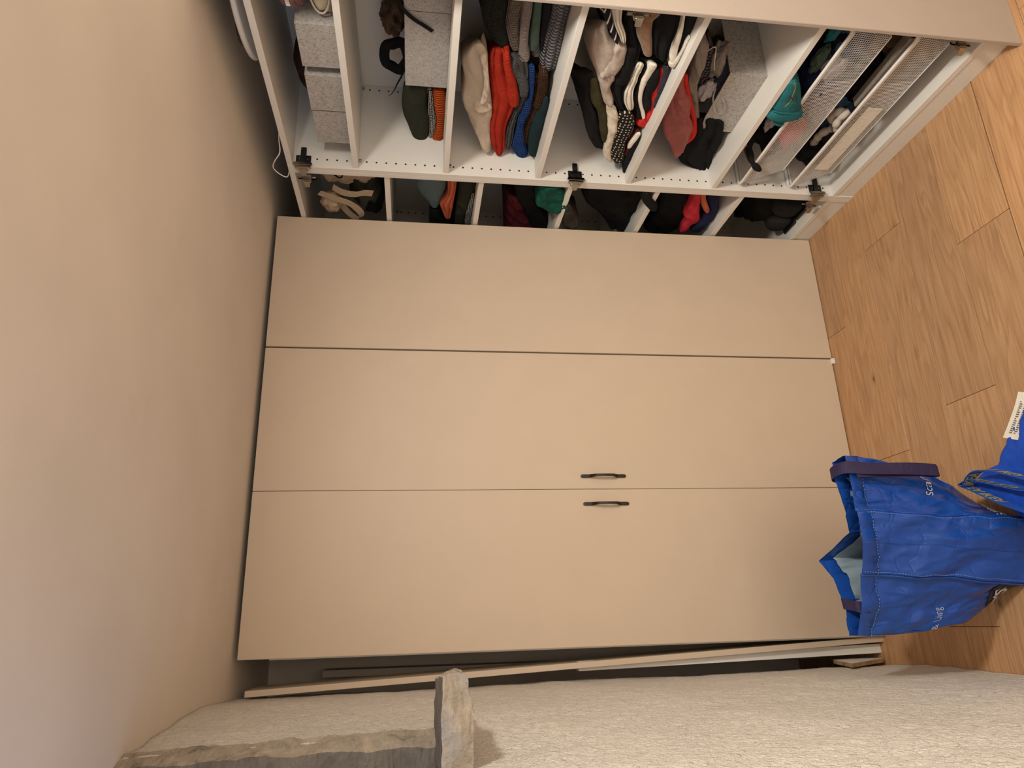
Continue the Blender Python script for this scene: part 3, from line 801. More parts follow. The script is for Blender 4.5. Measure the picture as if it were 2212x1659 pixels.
 ('folded_jumper', 'blue-grey melange knit garment lying along the fourth shelf edge', 'jumper', 'folded clothes on the fourth shelf', 'navymelange', 1.478, 0.22, 1, 0.5, [(1.483,0.890,1.481,0.872),(1.523,0.882,1.521,0.866),(1.569,0.876,1.567,0.862),(1.617,0.872,1.615,0.858),(1.667,0.863,1.666,0.855)]),
 ('folded_shirt', 'maroon garment showing as a thin fold under the red one', 'shirt', 'folded clothes on the fourth shelf', 'maroon', 1.48, 0.2, 1, 0.6, [(1.749,0.886,1.749,0.877),(1.781,0.892,1.779,0.871),(1.810,0.895,1.808,0.871),(1.870,0.890,1.869,0.879),(1.894,0.885,1.894,0.881)]),
 ('folded_shirt', 'narrow white fold below the maroon garment', 'shirt', 'folded clothes on the fourth shelf', 'white', 1.473, 0.2, 1, 0.6, [(1.757,0.882,1.756,0.870),(1.783,0.888,1.781,0.868),(1.819,0.893,1.817,0.876),(1.854,0.890,1.854,0.882)]),
 ('folded_trousers', 'black garment at the far front end of the fourth shelf, lowest of all', 'trousers', 'folded clothes on the fourth shelf', 'black', 1.475, 0.22, 1, 0.6, [(1.773,0.872,1.772,0.864),(1.832,0.879,1.830,0.860),(1.894,0.884,1.891,0.857),(1.944,0.877,1.942,0.858),(1.984,0.866,1.984,0.857)]),
 ('folded_shirt', 'dusty pink satin shirt drooping from the fifth shelf stack', 'shirt', 'clothes on the fifth shelf', 'pink', 1.5, 0.2, 1, 1.8, [(1.527,0.827,1.525,0.809),(1.564,0.822,1.561,0.799),(1.612,0.817,1.607,0.772),(1.662,0.814,1.655,0.744),(1.714,0.805,1.705,0.719),(1.768,0.792,1.758,0.691),(1.823,0.760,1.815,0.679),(1.880,0.719,1.876,0.684),(1.906,0.698,1.905,0.688)]),
 ('folded_shirt', 'red garment lying underneath the dusty pink shirt', 'shirt', 'clothes on the fifth shelf', 'red', 1.508, 0.2, 1, 0.8, [(1.534,0.814,1.532,0.795),(1.579,0.795,1.577,0.777),(1.640,0.762,1.638,0.743),(1.689,0.732,1.687,0.714),(1.741,0.702,1.739,0.686),(1.796,0.689,1.794,0.666),(1.857,0.691,1.855,0.675)]),
 ('folded_trousers', 'black crumpled trousers below the open felt box', 'trousers', 'clothes on the fifth shelf', 'black', 1.51, 0.2, 2, 1.6, [(1.714,0.688,1.706,0.601),(1.780,0.672,1.770,0.573),(1.828,0.679,1.816,0.559),(1.877,0.685,1.865,0.555),(1.921,0.676,1.909,0.549),(1.951,0.657,1.941,0.543),(1.980,0.602,1.974,0.538),(2.003,0.544,2.002,0.530)]),
 ('folded_shirt', 'dusty teal garment rounded at the end in the far bay', 'shirt', 'clothes in the half-hidden bay', 'dustteal', 1.5, 0.2, 1, 0.8, [(2.093,1.585,2.083,1.471),(2.126,1.583,2.116,1.473),(2.168,1.580,2.158,1.474),(2.206,1.571,2.198,1.480),(2.244,1.547,2.239,1.490),(2.302,1.523,2.300,1.501)]),
 ('folded_shirt', 'orange garment hanging beside the dusty teal one in the far bay', 'shirt', 'clothes in the half-hidden bay', 'orange', 1.48, 0.2, 2, 0.8, [(2.055,1.472,2.052,1.441),(2.095,1.473,2.092,1.440),(2.168,1.471,2.165,1.442),(2.234,1.495,2.230,1.444),(2.275,1.490,2.272,1.445),(2.345,1.465,2.344,1.454)]),
 ('folded_trousers', 'dark green-black garment right of the orange one in the far bay', 'trousers', 'clothes in the half-hidden bay', 'dgreen', 1.49, 0.2, 1, 0.8, [(2.066,1.437,2.059,1.369),(2.110,1.434,2.104,1.367),(2.179,1.432,2.173,1.370),(2.261,1.436,2.256,1.380),(2.330,1.437,2.325,1.386),(2.402,1.436,2.398,1.391)]),
 ('folded_scarf', 'black and white patterned garment on the second shelf of the far bay', 'scarf', 'clothes in the half-hidden bay', 'bwweave', 1.485, 0.18, 1, 0.6, [(2.143,1.379,2.143,1.372),(2.207,1.386,2.206,1.372),(2.292,1.394,2.290,1.369),(2.377,1.398,2.374,1.365)]),
 ('folded_shirt', 'black garment under the dusty teal one in the far bay', 'shirt', 'clothes in the half-hidden bay', 'black', 1.5, 0.2, 1, 0.8, [(2.297,1.530,2.294,1.493),(2.327,1.532,2.323,1.488),(2.389,1.532,2.384,1.466),(2.463,1.528,2.458,1.463)]),
 ('folded_shirt', 'dark burgundy garment on the third shelf of the far bay', 'shirt', 'clothes in the half-hidden bay', 'burgundy', 1.52, 0.2, 1, 1.6, [(2.206,1.239,2.203,1.206),(2.289,1.238,2.283,1.170),(2.359,1.235,2.351,1.140),(2.433,1.230,2.422,1.102),(2.490,1.223,2.478,1.077)]),
 ('folded_shirt', 'black garment behind the green one in the far bay', 'shirt', 'clothes in the half-hidden bay', 'black', 1.51, 0.2, 1, 1.2, [(2.111,1.222,2.103,1.129),(2.189,1.213,2.182,1.134),(2.269,1.187,2.263,1.115),(2.354,1.147,2.347,1.070),(2.464,1.101,2.457,1.018)]),
 ('folded_blouse', 'emerald green crinkled blouse overhanging a shelf edge in the far bay', 'blouse', 'clothes in the half-hidden bay', 'green', 1.44, 0.2, 1, 2, [(2.024,1.158,2.018,1.090),(2.054,1.151,2.046,1.069),(2.092,1.151,2.082,1.045),(2.139,1.148,2.128,1.023),(2.170,1.132,2.160,1.021),(2.196,1.095,2.192,1.053)]),
 ('folded_shirt', 'dark grey-brown garment hanging over a shelf edge below the emerald blouse', 'shirt', 'clothes in the half-hidden bay', 'greybrown', 1.435, 0.15, 1, 1.6, [(2.114,1.046,2.113,1.028),(2.154,1.038,2.151,1.005),(2.196,1.038,2.191,0.984),(2.239,1.034,2.233,0.965),(2.278,1.021,2.272,0.958),(2.308,1.000,2.304,0.961)]),
 ('folded_trousers', 'black folded trousers filling the fourth compartment of the far bay', 'trousers', 'clothes in the half-hidden bay', 'black', 1.5, 0.22, 2, 1.4, [(2.104,0.964,2.088,0.784),(2.152,0.963,2.130,0.722),(2.215,0.933,2.195,0.710),(2.271,0.884,2.255,0.701),(2.330,0.833,2.318,0.701),(2.393,0.800,2.384,0.702)]),
 ('hanging_strap', 'black fabric end hanging over the shelf edge in the far bay', 'strap', 'clothes in the half-hidden bay', 'black', 1.425, 0.08, 1, 0.8, [(2.010,0.787,2.008,0.756),(2.048,0.775,2.045,0.741),(2.086,0.760,2.082,0.707),(2.116,0.734,2.113,0.699),(2.132,0.717,2.130,0.700)]),
 ('folded_trousers', 'black folded garment next to the crimson one in the far bay', 'trousers', 'clothes in the half-hidden bay', 'black', 1.5, 0.2, 1, 1.2, [(2.086,0.669,2.076,0.561),(2.133,0.662,2.123,0.552),(2.198,0.649,2.189,0.541),(2.259,0.648,2.249,0.528),(2.324,0.653,2.312,0.515),(2.400,0.654,2.388,0.507)]),
 ('folded_shirt', 'crimson garment standing out on the fifth shelf of the far bay', 'shirt', 'clothes in the half-hidden bay', 'crimson', 1.47, 0.18, 1, 1.4, [(2.053,0.574,2.050,0.541),(2.092,0.563,2.089,0.535),(2.149,0.558,2.145,0.510),(2.217,0.548,2.212,0.485),(2.260,0.530,2.256,0.472),(2.297,0.529,2.294,0.493),(2.344,0.522,2.343,0.506)]),
 ('folded_shirt', 'coral orange fold between crimson and navy in the far bay', 'shirt', 'clothes in the half-hidden bay', 'orange', 1.465, 0.16, 1, 1, [(2.047,0.548,2.046,0.529),(2.086,0.537,2.084,0.516),(2.134,0.515,2.131,0.488),(2.166,0.494,2.163,0.470),(2.190,0.474,2.189,0.464)]),
 ('folded_shirt', 'navy blue garment at the shelf edge in the far bay', 'shirt', 'clothes in the half-hidden bay', 'navy', 1.475, 0.16, 1, 1.2, [(2.052,0.523,2.048,0.479),(2.091,0.510,2.086,0.461),(2.137,0.481,2.134,0.441),(2.178,0.465,2.175,0.424),(2.232,0.474,2.227,0.416),(2.287,0.480,2.282,0.424),(2.344,0.484,2.340,0.437)]),
]



def garment(name, label, cat, group, mat, X, depth, layers, wr, st, lean=.9):
    """folded cloth: stations (Y,z top - Y,z bottom) seen from the front edge, lofted back over its real depth"""
    n = 46; S = crom(st, n)
    near_y = min(S[0][0], S[0][2]); far_y = max(S[-1][0], S[-1][2]); span = max(far_y - near_y, .02)
    m_ = 36; V = []; F = []
    seed = random.random() * 50
    org = Vector((X + depth / 2, (near_y + far_y) / 2, min(min(s[1], s[3]) for s in S)))
    for i, s in enumerate(S):
        t = i / (n - 1)
        top = Vector((0, s[0], s[1])); bot = Vector((0, s[2], s[3]))
        hv = (top - bot) / 2; c = (top + bot) / 2
        half = max(hv.length, .0015)
        e = min(t, 1 - t) * span                            # distance to the nearer end
        r_end = .022
        q = 1 - max(0, 1 - e / r_end) ** 2                  # 0 at the very end, 1 inside
        q = math.sqrt(max(q, .0))
        thick = .25 + .75 * q
        xf = X + (1 - q) * .028
        r = min(half * 1.1, .030)
        for k in range(m_ + 1):
            a = -1 + 2 * k / m_                               # -1 top back ... 1 bottom back
            if abs(a) > .62:                                # flat top or bottom running back
                u = (abs(a) - .62) / .38; x = xf + r + u * (depth - r); h = 1.0 - .12 * u * u
            else:
                ph = a / .62 * math.pi / 2; h = abs(math.sin(ph)) ** .8
                x = xf + r * (1 - math.cos(ph) ** .75 if math.cos(ph) > 0 else 1)
                if layers > 1:
                    for q_ in range(1, layers + 1):
                        ab = -.5 + q_ / (layers + 1) + .10 * noise.noise(Vector((s[0] * 7, seed, q_)))
                        x += .010 * math.exp(-((a - ab) / .055) ** 2) * q * min(1, half / .010)
            sg = -1 if a > 0 else 1
            p = c + hv * (h * sg * thick)
            y = p.y; z = p.z
            back = (x - X)
            y += back * lean * (1 - t) * 1.0                   # the near end runs back a little away from the opening
            d = noise.noise_vector(Vector((x * 9 + seed, y * 14, z * 22)))
            d2 = noise.noise_vector(Vector((x * 30 + seed, y * 30 + 5, z * 45)))
            w = .0032 * wr
            fold = math.sin(y * 75 + z * 60 * wr + seed + 4 * noise.noise(Vector((y * 9, z * 9, seed))))
            x -= fold * .0016 * wr * min(1, half / .012)
            k_ = min(1, half / .010)
            rg = 1 - abs(noise.noise(Vector((y * 13 + seed, z * 42 + y * 22, x * 8)))) * 2
            rg2 = 1 - abs(noise.noise(Vector((y * 26 + z * 20, z * 60 + seed, x * 12)))) * 2
            x -= (max(0, rg - .35) * .0075 + max(0, rg2 - .45) * .0035) * max(0, wr - .5) * k_
            V.append((x + d.x * w * 1.6 + d2.x * w * .5, y + (d.y * w + d2.y * w * .4) * k_, z + (d.z * w * .45 + d2.z * w * .2) * k_))
    L = m_ + 1
    for i in range(n - 1):
        for k in range(m_):
            F.append((i * L + k, i * L + k + 1, (i + 1) * L + k + 1, (i + 1) * L + k))
        F.append((i * L + m_, i * L, (i + 1) * L, (i + 1) * L + m_))
    F.append(tuple(range(L))[::-1]); F.append(tuple((n - 1) * L + k for k in range(L)))
    mb = MB(); mb.add(V, F)
    o = mb.build(name, M[mat], None, smooth=True, origin=org)
    return tag(o, label, cat, group)


for g_ in GARMENTS:
    garment(*g_)


def sub_garment(nm, mat, X, depth, st, wr, parent, lean=0):
    o = garment(nm, None, None, None, mat, X, depth, 1, wr, st, lean)
    o.parent = parent; o.location = o.location - wloc(parent); return o


def find(txt): return [o for o in bpy.data.objects if txt in o.get('label', '')][0]


sub_garment('sleeve', 'redknit', 1.5000, 0.060, [(1.5150, 1.3480, 1.5130, 1.3290), (1.5700, 1.3360, 1.5680, 1.3150), (1.6240, 1.3230, 1.6210, 1.2950), (1.6710, 1.3140, 1.6680, 1.2810), (1.7060, 1.3060, 1.7020, 1.2750), (1.7240, 1.2950, 1.7230, 1.2810)], 0.80, find('bright red cable-knit'))
sub_garment('sleeve', 'cream', 1.5050, 0.050, [(1.5220, 1.4120, 1.5200, 1.3920), (1.5480, 1.4090, 1.5450, 1.3860), (1.5900, 1.3950, 1.5890, 1.3800), (1.6460, 1.3880, 1.6440, 1.3710), (1.6950, 1.3920, 1.6920, 1.3680), (1.7160, 1.4010, 1.7130, 1.3730)], 1.60, find('cream long-sleeved'))
sub_garment('cuff', 'cream', 1.5050, 0.050, [(1.7020, 1.4150, 1.6990, 1.3850), (1.7320, 1.4140, 1.7270, 1.3580), (1.7520, 1.4070, 1.7470, 1.3510), (1.7630, 1.3860, 1.7610, 1.3640)], 1.60, find('cream long-sleeved'))
sub_garment('sleeve', 'beigegrey', 1.4620, 0.080, [(1.4160, 1.0510, 1.4130, 1.0260), (1.4450, 1.0560, 1.4410, 1.0120), (1.4840, 1.0570, 1.4790, 1.0100), (1.5200, 1.0680, 1.5150, 1.0160), (1.5420, 1.0650, 1.5400, 1.0440)], 1.60, find('soft beige-grey'))
sub_garment('sleeve', 'brownknit', 1.5100, 0.050, [(1.5880, 1.2340, 1.5850, 1.2040), (1.6440, 1.2260, 1.6410, 1.1940), (1.6940, 1.2240, 1.6910, 1.1920), (1.7350, 1.2230, 1.7330, 1.2000)], 1.00, find('brown open-knit'))
sub_garment('sleeve', 'greyknit', 1.5110, 0.050, [(1.5450, 1.3240, 1.5430, 1.3060), (1.5880, 1.3130, 1.5860, 1.2860), (1.6240, 1.2940, 1.6200, 1.2600), (1.6610, 1.2800, 1.6580, 1.2500), (1.6950, 1.2740, 1.6930, 1.2520)], 1.00, find('mid grey fine-knit'))
sub_garment('draped_fold', 'pink', 1.4900, 0.050, [(1.6200, 0.8200, 1.6150, 0.7610), (1.6590, 0.8010, 1.6530, 0.7400), (1.6990, 0.7820, 1.6940, 0.7300), (1.7300, 0.7630, 1.7270, 0.7330)], 2.00, find('dusty pink satin'))
sub_garment('second_fold', 'black', 1.4700, 0.060, [(1.4290, 1.0210, 1.4260, 0.9890), (1.4710, 1.0180, 1.4670, 0.9790), (1.5240, 1.0200, 1.5190, 0.9730), (1.5790, 1.0150, 1.5750, 0.9770)], 1.00, find('large black folded garment in the middle'))



def lump_mesh(mb, c, size, amp, seed, sub=4, freq=1.6, folds=2.5):
    bm = bmesh.new(); bmesh.ops.create_icosphere(bm, subdivisions=sub, radius=1)
    bm.verts.ensure_lookup_table(); V = []
    for v in bm.verts:
        p = v.co.copy(); q = p * freq + Vector((seed, seed * .7, 0))
        rdg = 1 - abs(noise.noise(q * folds * .5)) * 2
        k = 1 + amp * (noise.noise(q) + .6 * (rdg - .5) + .3 * noise.noise(q * 3))
        p = p * k
        V.append((c[0] + p.x * size[0], c[1] + p.y * size[1], c[2] + p.z * size[2]))
    F = [tuple(v.index for v in f.verts) for f in bm.faces]; bm.free()
    mb.add(V, F)
    return mb


def lump(name, label, cat, c, size, mat, seed, amp=.45, group=None, parent=None, sub=4, folds=2.5):
    o = lump_mesh(MB(), c, size, amp, seed, sub, folds=folds).build(name, M[mat], parent, smooth=True)
    if parent is None: tag(o, label, cat, group)
    return o


# ------------------------------------------------------------------ felt boxes
def felt_box(label, x0, x1, y0, y1, z0, z1, group, lid=True, rim_gap=0, open_top=False):
    t = thing('felt_box', label, 'box', ((x0 + x1) / 2, (y0 + y1) / 2, z0), group)
    w = .004
    b = MB()
    b.box((x0, y0, z0), (x1, y1, z0 + w)); b.box((x0, y0, z0 + w), (x0 + w, y1, z1)); b.box((x1 - w, y0, z0 + w), (x1, y1, z1))
    b.build('box_body', M['felt'], t, bevel=.0008)
    box('end_wall', (x0 + w, y0, z0 + w), (x1 - w, y0 + w, z1), M['felt'], t)
    box('end_wall', (x0 + w, y1 - w, z0 + w), (x1 - w, y1, z1), M['felt'], t)
    if lid:
        box('divider', (x0 + w, (y0 + y1) / 2 - .002, z0 + w), (x1 - w, (y0 + y1) / 2 + .002, z1 - .02), M['felt_in'], t)
    return t


GB = 'grey felt storage boxes'
felt_box('grey felt box on the top shelf nearest the cream slipper', 1.470, 1.69, 1.432, 1.580, 1.7915, 1.897, GB)
felt_box('middle of three grey felt boxes in a row on the top shelf', 1.472, 1.69, 1.613, 1.755, 1.7915, 1.897, GB)
felt_box('grey felt box on the top shelf closest to the hinge', 1.475, 1.69, 1.762, 1.906, 1.7915, 1.896, GB)
# strips of the boxes' folded inner flaps showing in the gaps
fb = felt_box('long grey felt box on the second shelf in front of the rolled belt', 1.553, 1.76, 1.443, 1.716, 1.4945, 1.6195, GB, lid=False)
felt_box('grey felt box on the second shelf, cut off by the end panel', 1.553, 1.76, 1.272, 1.441, 1.4945, 1.621, GB, lid=False)
felt_box('open grey felt box full of underwear on the fifth shelf', 1.520, 1.725, 1.534, 1.785, .5475, .664, GB, lid=False)

# ------------------------------------------------------------------ top shelf: bag, slippers, fur
lb = thing('leather_bag', 'dark brown leather bag lying behind the three felt boxes', 'bag', (1.66, 1.78, 1.793))
garment('bag_body', None, None, None, 'leather', 1.62, .14, 1, .8, [(1.66, 1.915, 1.665, 1.80), (1.72, 1.985 - .03, 1.72, 1.797), (1.79, 1.955, 1.79, 1.797), (1.84, 1.945, 1.85, 1.80), (1.90, 1.90, 1.905, 1.82)], lean=0)
bb = bpy.data.objects['bag_body']
for k_ in ('label', 'category', 'group'):
    if k_ in bb: del bb[k_]
bb.parent = lb; bb.location = bb.location - lb.location
MB().tube([(1.612, 1.81 + .032 * math.cos(a * .35), 1.90 + .022 * math.sin(a * .35)) for a in range(18)], .003, 6, closed=True).build('ring_detail', M['blackmetal'], lb, smooth=True)
lump('folded_cloth', 'blue-grey cloth at the back of the top shelf behind the pink fur', 'cloth', (1.74, 1.50, 1.90), (.035, .07, .07), 'bluew', 3, .3)


def fur(parent, c, size, n, ln, mat, seed, name='fur', down=0):
    rnd = random.Random(seed); mb = MB()
    for _ in range(n):
        th = rnd.uniform(0, 2 * math.pi); zz = rnd.uniform(-1, 1); r = math.sqrt(1 - zz * zz)
        d = Vector((r * math.cos(th), r * math.sin(th), zz))
        p = Vector((c[0] + d.x * size[0], c[1] + d.y * size[1], c[2] + d.z * size[2]))
        dr = (d + Vector((rnd.uniform(-.5, .5), rnd.uniform(-.3, .7), rnd.uniform(-.5, .5)))).normalized()
        l = ln * rnd.uniform(.5, 1.2); a = dr.orthogonal().normalized() * .0011; b = dr.cross(a).normalized() * .0011
        q = p + dr * l * .5 + Vector((0, 0, -.15 * l)); tip = p + dr * l + Vector((0, 0, -.35 * l))
        mb.add([p + a, p - a, q + a * .7, q - a * .7, tip, p + b, q + b * .7], [(0, 1, 3, 2), (2, 3, 4), (0, 5, 6, 2), (2, 6, 4)])
    return tag(mb.build(name, M[mat], parent), kind='stuff')


fp = thing('fur_collar', 'fluffy dusty pink fur piece at the near end of the top shelf', 'fur collar', (1.53, 1.33, 1.86))
lump_mesh(MB(), (1.53, 1.33, 1.905), (.052, .075, .040), .25, 5).build('lining', M['furpink'], fp, smooth=True)
fur(fp, (1.53, 1.33, 1.905), (.050, .073, .038), 5200, .020, 'furpink', 11)
MB().ribbon([(1.476, 1.30, 1.915), (1.472, 1.345, 1.908), (1.473, 1.385, 1.903)], (0, 0, .010), .001).build('satin_ribbon', M['plastic_w'], fp)
sl = thing('slipper', 'cream fleece-lined slipper standing on its side at the near end of the top shelf', 'slipper', (1.50, 1.33, 1.7915))
lump_mesh(MB(), (1.500, 1.335, 1.826), (.024, .078, .026), .05, 2, 4).build('insole', M['sole'], sl, smooth=True)
MB().tube([(1.4855, 1.335 + .076 * math.cos(a * .2618), 1.826 + .0255 * math.sin(a * .2618)) for a in range(24)], .0028, 8, closed=True).build('welt', M['sole'], sl, smooth=True)
lump_mesh(MB(), (1.515, 1.338, 1.813), (.025, .082, .020), .15, 9, 4).build('fleece_edge', M['furcream'], sl, smooth=True)
fur(sl, (1.513, 1.340, 1.811), (.026, .082, .017), 1800, .006, 'furcream', 4, 'fleece')
lump('slipper', 'second pale grey slipper showing behind the cream one', 'slipper', (1.525, 1.33, 1.846), (.020, .066, .016), 'lilac', 8, .06)

# ------------------------------------------------------------------ second shelf: hat, belt, strap
lump('crumpled_hat', 'brown crumpled cloth hat behind the long felt box on the second shelf', 'hat', (1.70, 1.60, 1.655), (.045, .055, .040), 'brownpoly', 21, .45)
rb = MB()
for k_ in range(4):
    rr = .036 + .007 * k_
    rb.tube([(1.675 + .006 * math.sin(a), 1.728 + rr * math.cos(a * .2618) * 1.15, 1.650 + rr * .78 * math.sin(a * .2618)) for a in range(24)], .0075, 8, closed=True)
tag(rb.build('rolled_belt', M['black'], None, smooth=True), 'black rolled belt standing behind the long felt box on the second shelf', 'belt')
tag(MB().ribbon(crom([(1.70, 1.70, 1.615), (1.665, 1.77, 1.625), (1.635, 1.80, 1.646), (1.62, 1.825, 1.661), (1.615, 1.838, 1.676)], 14), [(0, .006 * (1 - i / 15), .008 * (1 - i / 16)) for i in range(14)], .003).build('strap_end', M['black']), 'thin black strap end beside the dark green shirt', 'strap')
tag(MB().ribbon(crom([(1.60, 1.36, 1.655), (1.56, 1.385, 1.643), (1.546, 1.405, 1.634), (1.546, 1.43, 1.624), (1.546, 1.459, 1.598), (1.546, 1.48, 1.567), (1.546, 1.497, 1.543)], 20), (0, .0088, .0068), .0025).build('belt', M['black'], bevel=.0006), 'black belt hanging over the front of the grey felt boxes', 'belt')

# ------------------------------------------------------------------ underwear in the open felt box
GU = 'underwear in the open felt box'
def bundle(name, label, X, st, mat, wr=1.6, cat='underwear', depth=.05):
    garment(name, label, cat, GU, mat, X, depth, 1, wr, st, lean=.1)
bundle('folded_underwear', 'warm grey rolled garment drooping along the box of underwear', 1.535, [(1.44, .792, 1.445, .765), (1.50, .785, 1.50, .745), (1.55, .775, 1.56, .742), (1.62, .765, 1.62, .728), (1.68, .745, 1.68, .700), (1.73, .722, 1.735, .675), (1.78, .685, 1.785, .660)], 'greyunder', 2, depth=.07)
bundle('lace_garment', 'black lace garment with white edging in the box of underwear', 1.555, [(1.47, .752, 1.475, .735), (1.52, .752, 1.525, .718), (1.56, .748, 1.57, .705), (1.61, .738, 1.62, .690), (1.67, .715, 1.68, .676), (1.72, .695, 1.725, .668)], 'lace', 1, depth=.06)
tag(MB().tube(crom([(1.55, 1.56, .752), (1.552, 1.52, .757), (1.552, 1.487, .747), (1.553, 1.475, .732), (1.551, 1.50, .722), (1.551, 1.53, .712), (1.551, 1.56, .700)], 26), .0013, 6).build('lace_trim', M['white'], None, smooth=True), 'thin white edging cord of the black lace garment', 'cord')
lump('underwear_roll', 'crumpled warm grey garment at the near end of the underwear box', 'underwear', (1.59, 1.56, .690), (.030, .062, .025), 'greyunder', 31, .5, GU)
lump('underwear_roll', 'pale lilac-white crumpled garment hanging over the underwear box rim', 'underwear', (1.552, 1.640, .690), (.018, .042, .020), 'lilac', 17, .5, GU)
lump('underwear_roll', 'black garment deep in the near corner of the underwear box', 'underwear', (1.64, 1.60, .690), (.055, .060, .050), 'black', 12, .3, GU)
tag(MB().ribbon(crom([(1.545, 1.625, .668), (1.530, 1.650, .668), (1.514, 1.675, .655), (1.512, 1.694, .640), (1.513, 1.690, .625), (1.514, 1.665, .625), (1.516, 1.640, .640), (1.53, 1.628, .660)], 26), (0, .003, .004), .002).build('hanging_loop', M['lilac']), 'grey strap loop hanging over the front of the underwear box', 'strap')

# ------------------------------------------------------------------ wire baskets
def basket(label, zr, zb):
    y0, y1, x0, x1 = YA0 + T + .012, YF - .012, 1.446, 1.765
    t = thing('wire_basket', label, 'basket', ((x0 + x1) / 2, (y0 + y1) / 2, zb), 'white wire baskets')
    # rim: rounded rectangle tube, flattened
    R = .022; pts = []
    for cx, cy, a0 in ((x1 - R, y1 - R, 0), (x0 + R, y1 - R, 90), (x0 + R, y0 + R, 180), (x1 - R, y0 + R, 270)):
        for k in range(7):
            a = math.radians(a0 + k * 15); pts.append((cx + R * math.cos(a), cy + R * math.sin(a), zr))
    MB().tube(pts, .0048, 8, closed=True).build('rim', M['wire'], t, smooth=True)
    pts2 = [(p[0] + (.004 if p[0] < 1.6 else -.004), p[1] + (.004 if p[1] < 1.6 else -.004), zr - .009) for p in pts]
    MB().tube(pts2, .0035, 6, closed=True).build('rim_bead', M['wire'], t, smooth=True)
    # bottom outline
    bx0, bx1, by0, by1 = x0 + .012, x1 - .02, y0 + .022, y1 - .085
    q = .00068; mb = MB()
    top = [(x0 + .003, y0 + .003), (x1 - .003, y0 + .003), (x1 - .003, y1 - .003), (x0 + .003, y1 - .003)]
    bot = [(bx0, by0), (bx1, by0), (bx1, by1), (bx0, by1)]
    P = .0065
    def wire(a, b): mb.tube([a, b], q, 3, cap=False)
    def lerp(a, b, t): return a + (b - a) * t
    for e in range(4):
        a, b = top[e], top[(e + 1) % 4]; c, d = bot[e], bot[(e + 1) % 4]
        L = math.dist(a, b); n = int(L / P)
        for k in range(n + 1):
            s = k / n
            wire((lerp(a[0], b[0], s), lerp(a[1], b[1], s), zr - .002), (lerp(c[0], d[0], s), lerp(c[1], d[1], s), zb))
        m2 = int((zr - zb) / P)
        for k in range(1, m2):
            s = k / m2; z = lerp(zr, zb, s)
            wire((lerp(a[0], c[0], s), lerp(a[1], c[1], s), z), (lerp(b[0], d[0], s), lerp(b[1], d[1], s), z))
    n = int((by1 - by0) / P)
    for k in range(n + 1): y = lerp(by0, by1, k / n); wire((bx0, y, zb), (bx1, y, zb))
    n = int((bx1 - bx0) / P)
    for k in range(n + 1): x = lerp(bx0, bx1, k / n); wire((x, by0, zb), (x, by1, zb))
    tag(mb.build('wire_mesh', M['wire'], t), kind='stuff')
    MB().tube([(c[0], c[1], zb) for c in bot], .002, 6, closed=True).build('base_wire', M['wire'], t)
    # runners on the side panels with their fixing eyes
    for yy, s in ((YF, -1), (YA0 + T, 1)):
        r = MB(); r.box((1.455, min(yy, yy + s * .009), zr - .016), (1.770, max(yy, yy + s * .009), zr - .007))
        rn = r.build('runner', M['plastic_w'], t, bevel=.002)
        c = [(1.462 + .009 * math.cos(k * math.pi / 6), yy + s * .0005, zr - .012 + .009 * math.sin(k * math.pi / 6)) for k in range(12)]
        MB().prism(c, (0, s * .006, 0)).build('runner_eye', M['plastic_w'], rn, bevel=.001)
        c = [(1.462 + .0035 * math.cos(k * math.pi / 4), yy + s * .0064, zr - .012 + .0035 * math.sin(k * math.pi / 4)) for k in range(8)]
        MB().prism(c, (0, s * .001, 0)).build('screw', M['chrome'], rn)
    return t


b1 = basket('upper white wire mesh basket full of dark clothes and a teal hat', .446, .322)
b2 = basket('lower white wire mesh basket with socks and a paper sheet on its front', .256, .146)

GC = 'clothes in the upper wire basket'
for i, (c, s, mt, lab) in enumerate([
    ((1.61, 1.36, .395), (.125, .085, .070), 'black', 'black clothing heap at the near end of the upper basket'),
    ((1.61, 1.50, .400), (.125, .095, .072), 'navy', 'dark navy clothing behind the teal hat in the upper basket'),
    ((1.61, 1.66, .395), (.125, .095, .072), 'black', 'black clothing heap right behind the teal hat brim in the upper basket'),
    ((1.60, 1.80, .390), (.115, .075, .068), 'black', 'black clothing at the far end of the upper basket'),
    ((1.50, 1.36, .385), (.035, .06, .045), 'bluew', 'muted blue garment seen through the near mesh of the upper basket'),
    ((1.49, 1.72, .375), (.030, .060, .035), 'red', 'red garment seen through the mesh of the upper basket'),
    ((1.49, 1.56, .370), (.030, .055, .035), 'maroon', 'maroon garment behind the mesh near the middle of the upper basket'),
    ((1.49, 1.45, .395), (.026, .055, .028), 'lilac', 'pale grey garment pressed against the mesh of the upper basket'),
    ((1.50, 1.82, .375), (.026, .040, .035), 'greyunder', 'beige garment seen through the far mesh of the upper basket'),
]): lump('crumpled_clothing', lab, 'clothing', c, s, mt, 40 + i, .35, GC)
lump('crumpled_clothing', 'sea-green shiny garment at the near corner of the upper basket', 'clothing', (1.505, 1.335, .452), (.016, .040, .014), 'teal', 61, .5, GC)
lump('crumpled_clothing', 'grey-green lacy garment lying near the middle of the upper basket', 'clothing', (1.49, 1.425, .452), (.020, .045, .014), 'sage', 62, .5, GC)
lump('crumpled_clothing', 'pale patterned bit of cloth left of the teal hat brim', 'clothing', (1.505, 1.70, .452), (.018, .038, .012), 'lilac', 63, .5, GC)
tag(MB().tube(crom([(1.53, 1.78, .46), (1.50, 1.80, .475), (1.475, 1.82, .472), (1.45, 1.835, .463), (1.434, 1.842, .448), (1.430, 1.855, .425)], 20), [.006 + .006 * abs(math.sin(i * .5)) for i in range(20)], 10).build('black_strap', M['black'], None, smooth=True), 'black twisted strap hanging over the rim of the upper basket', 'strap')
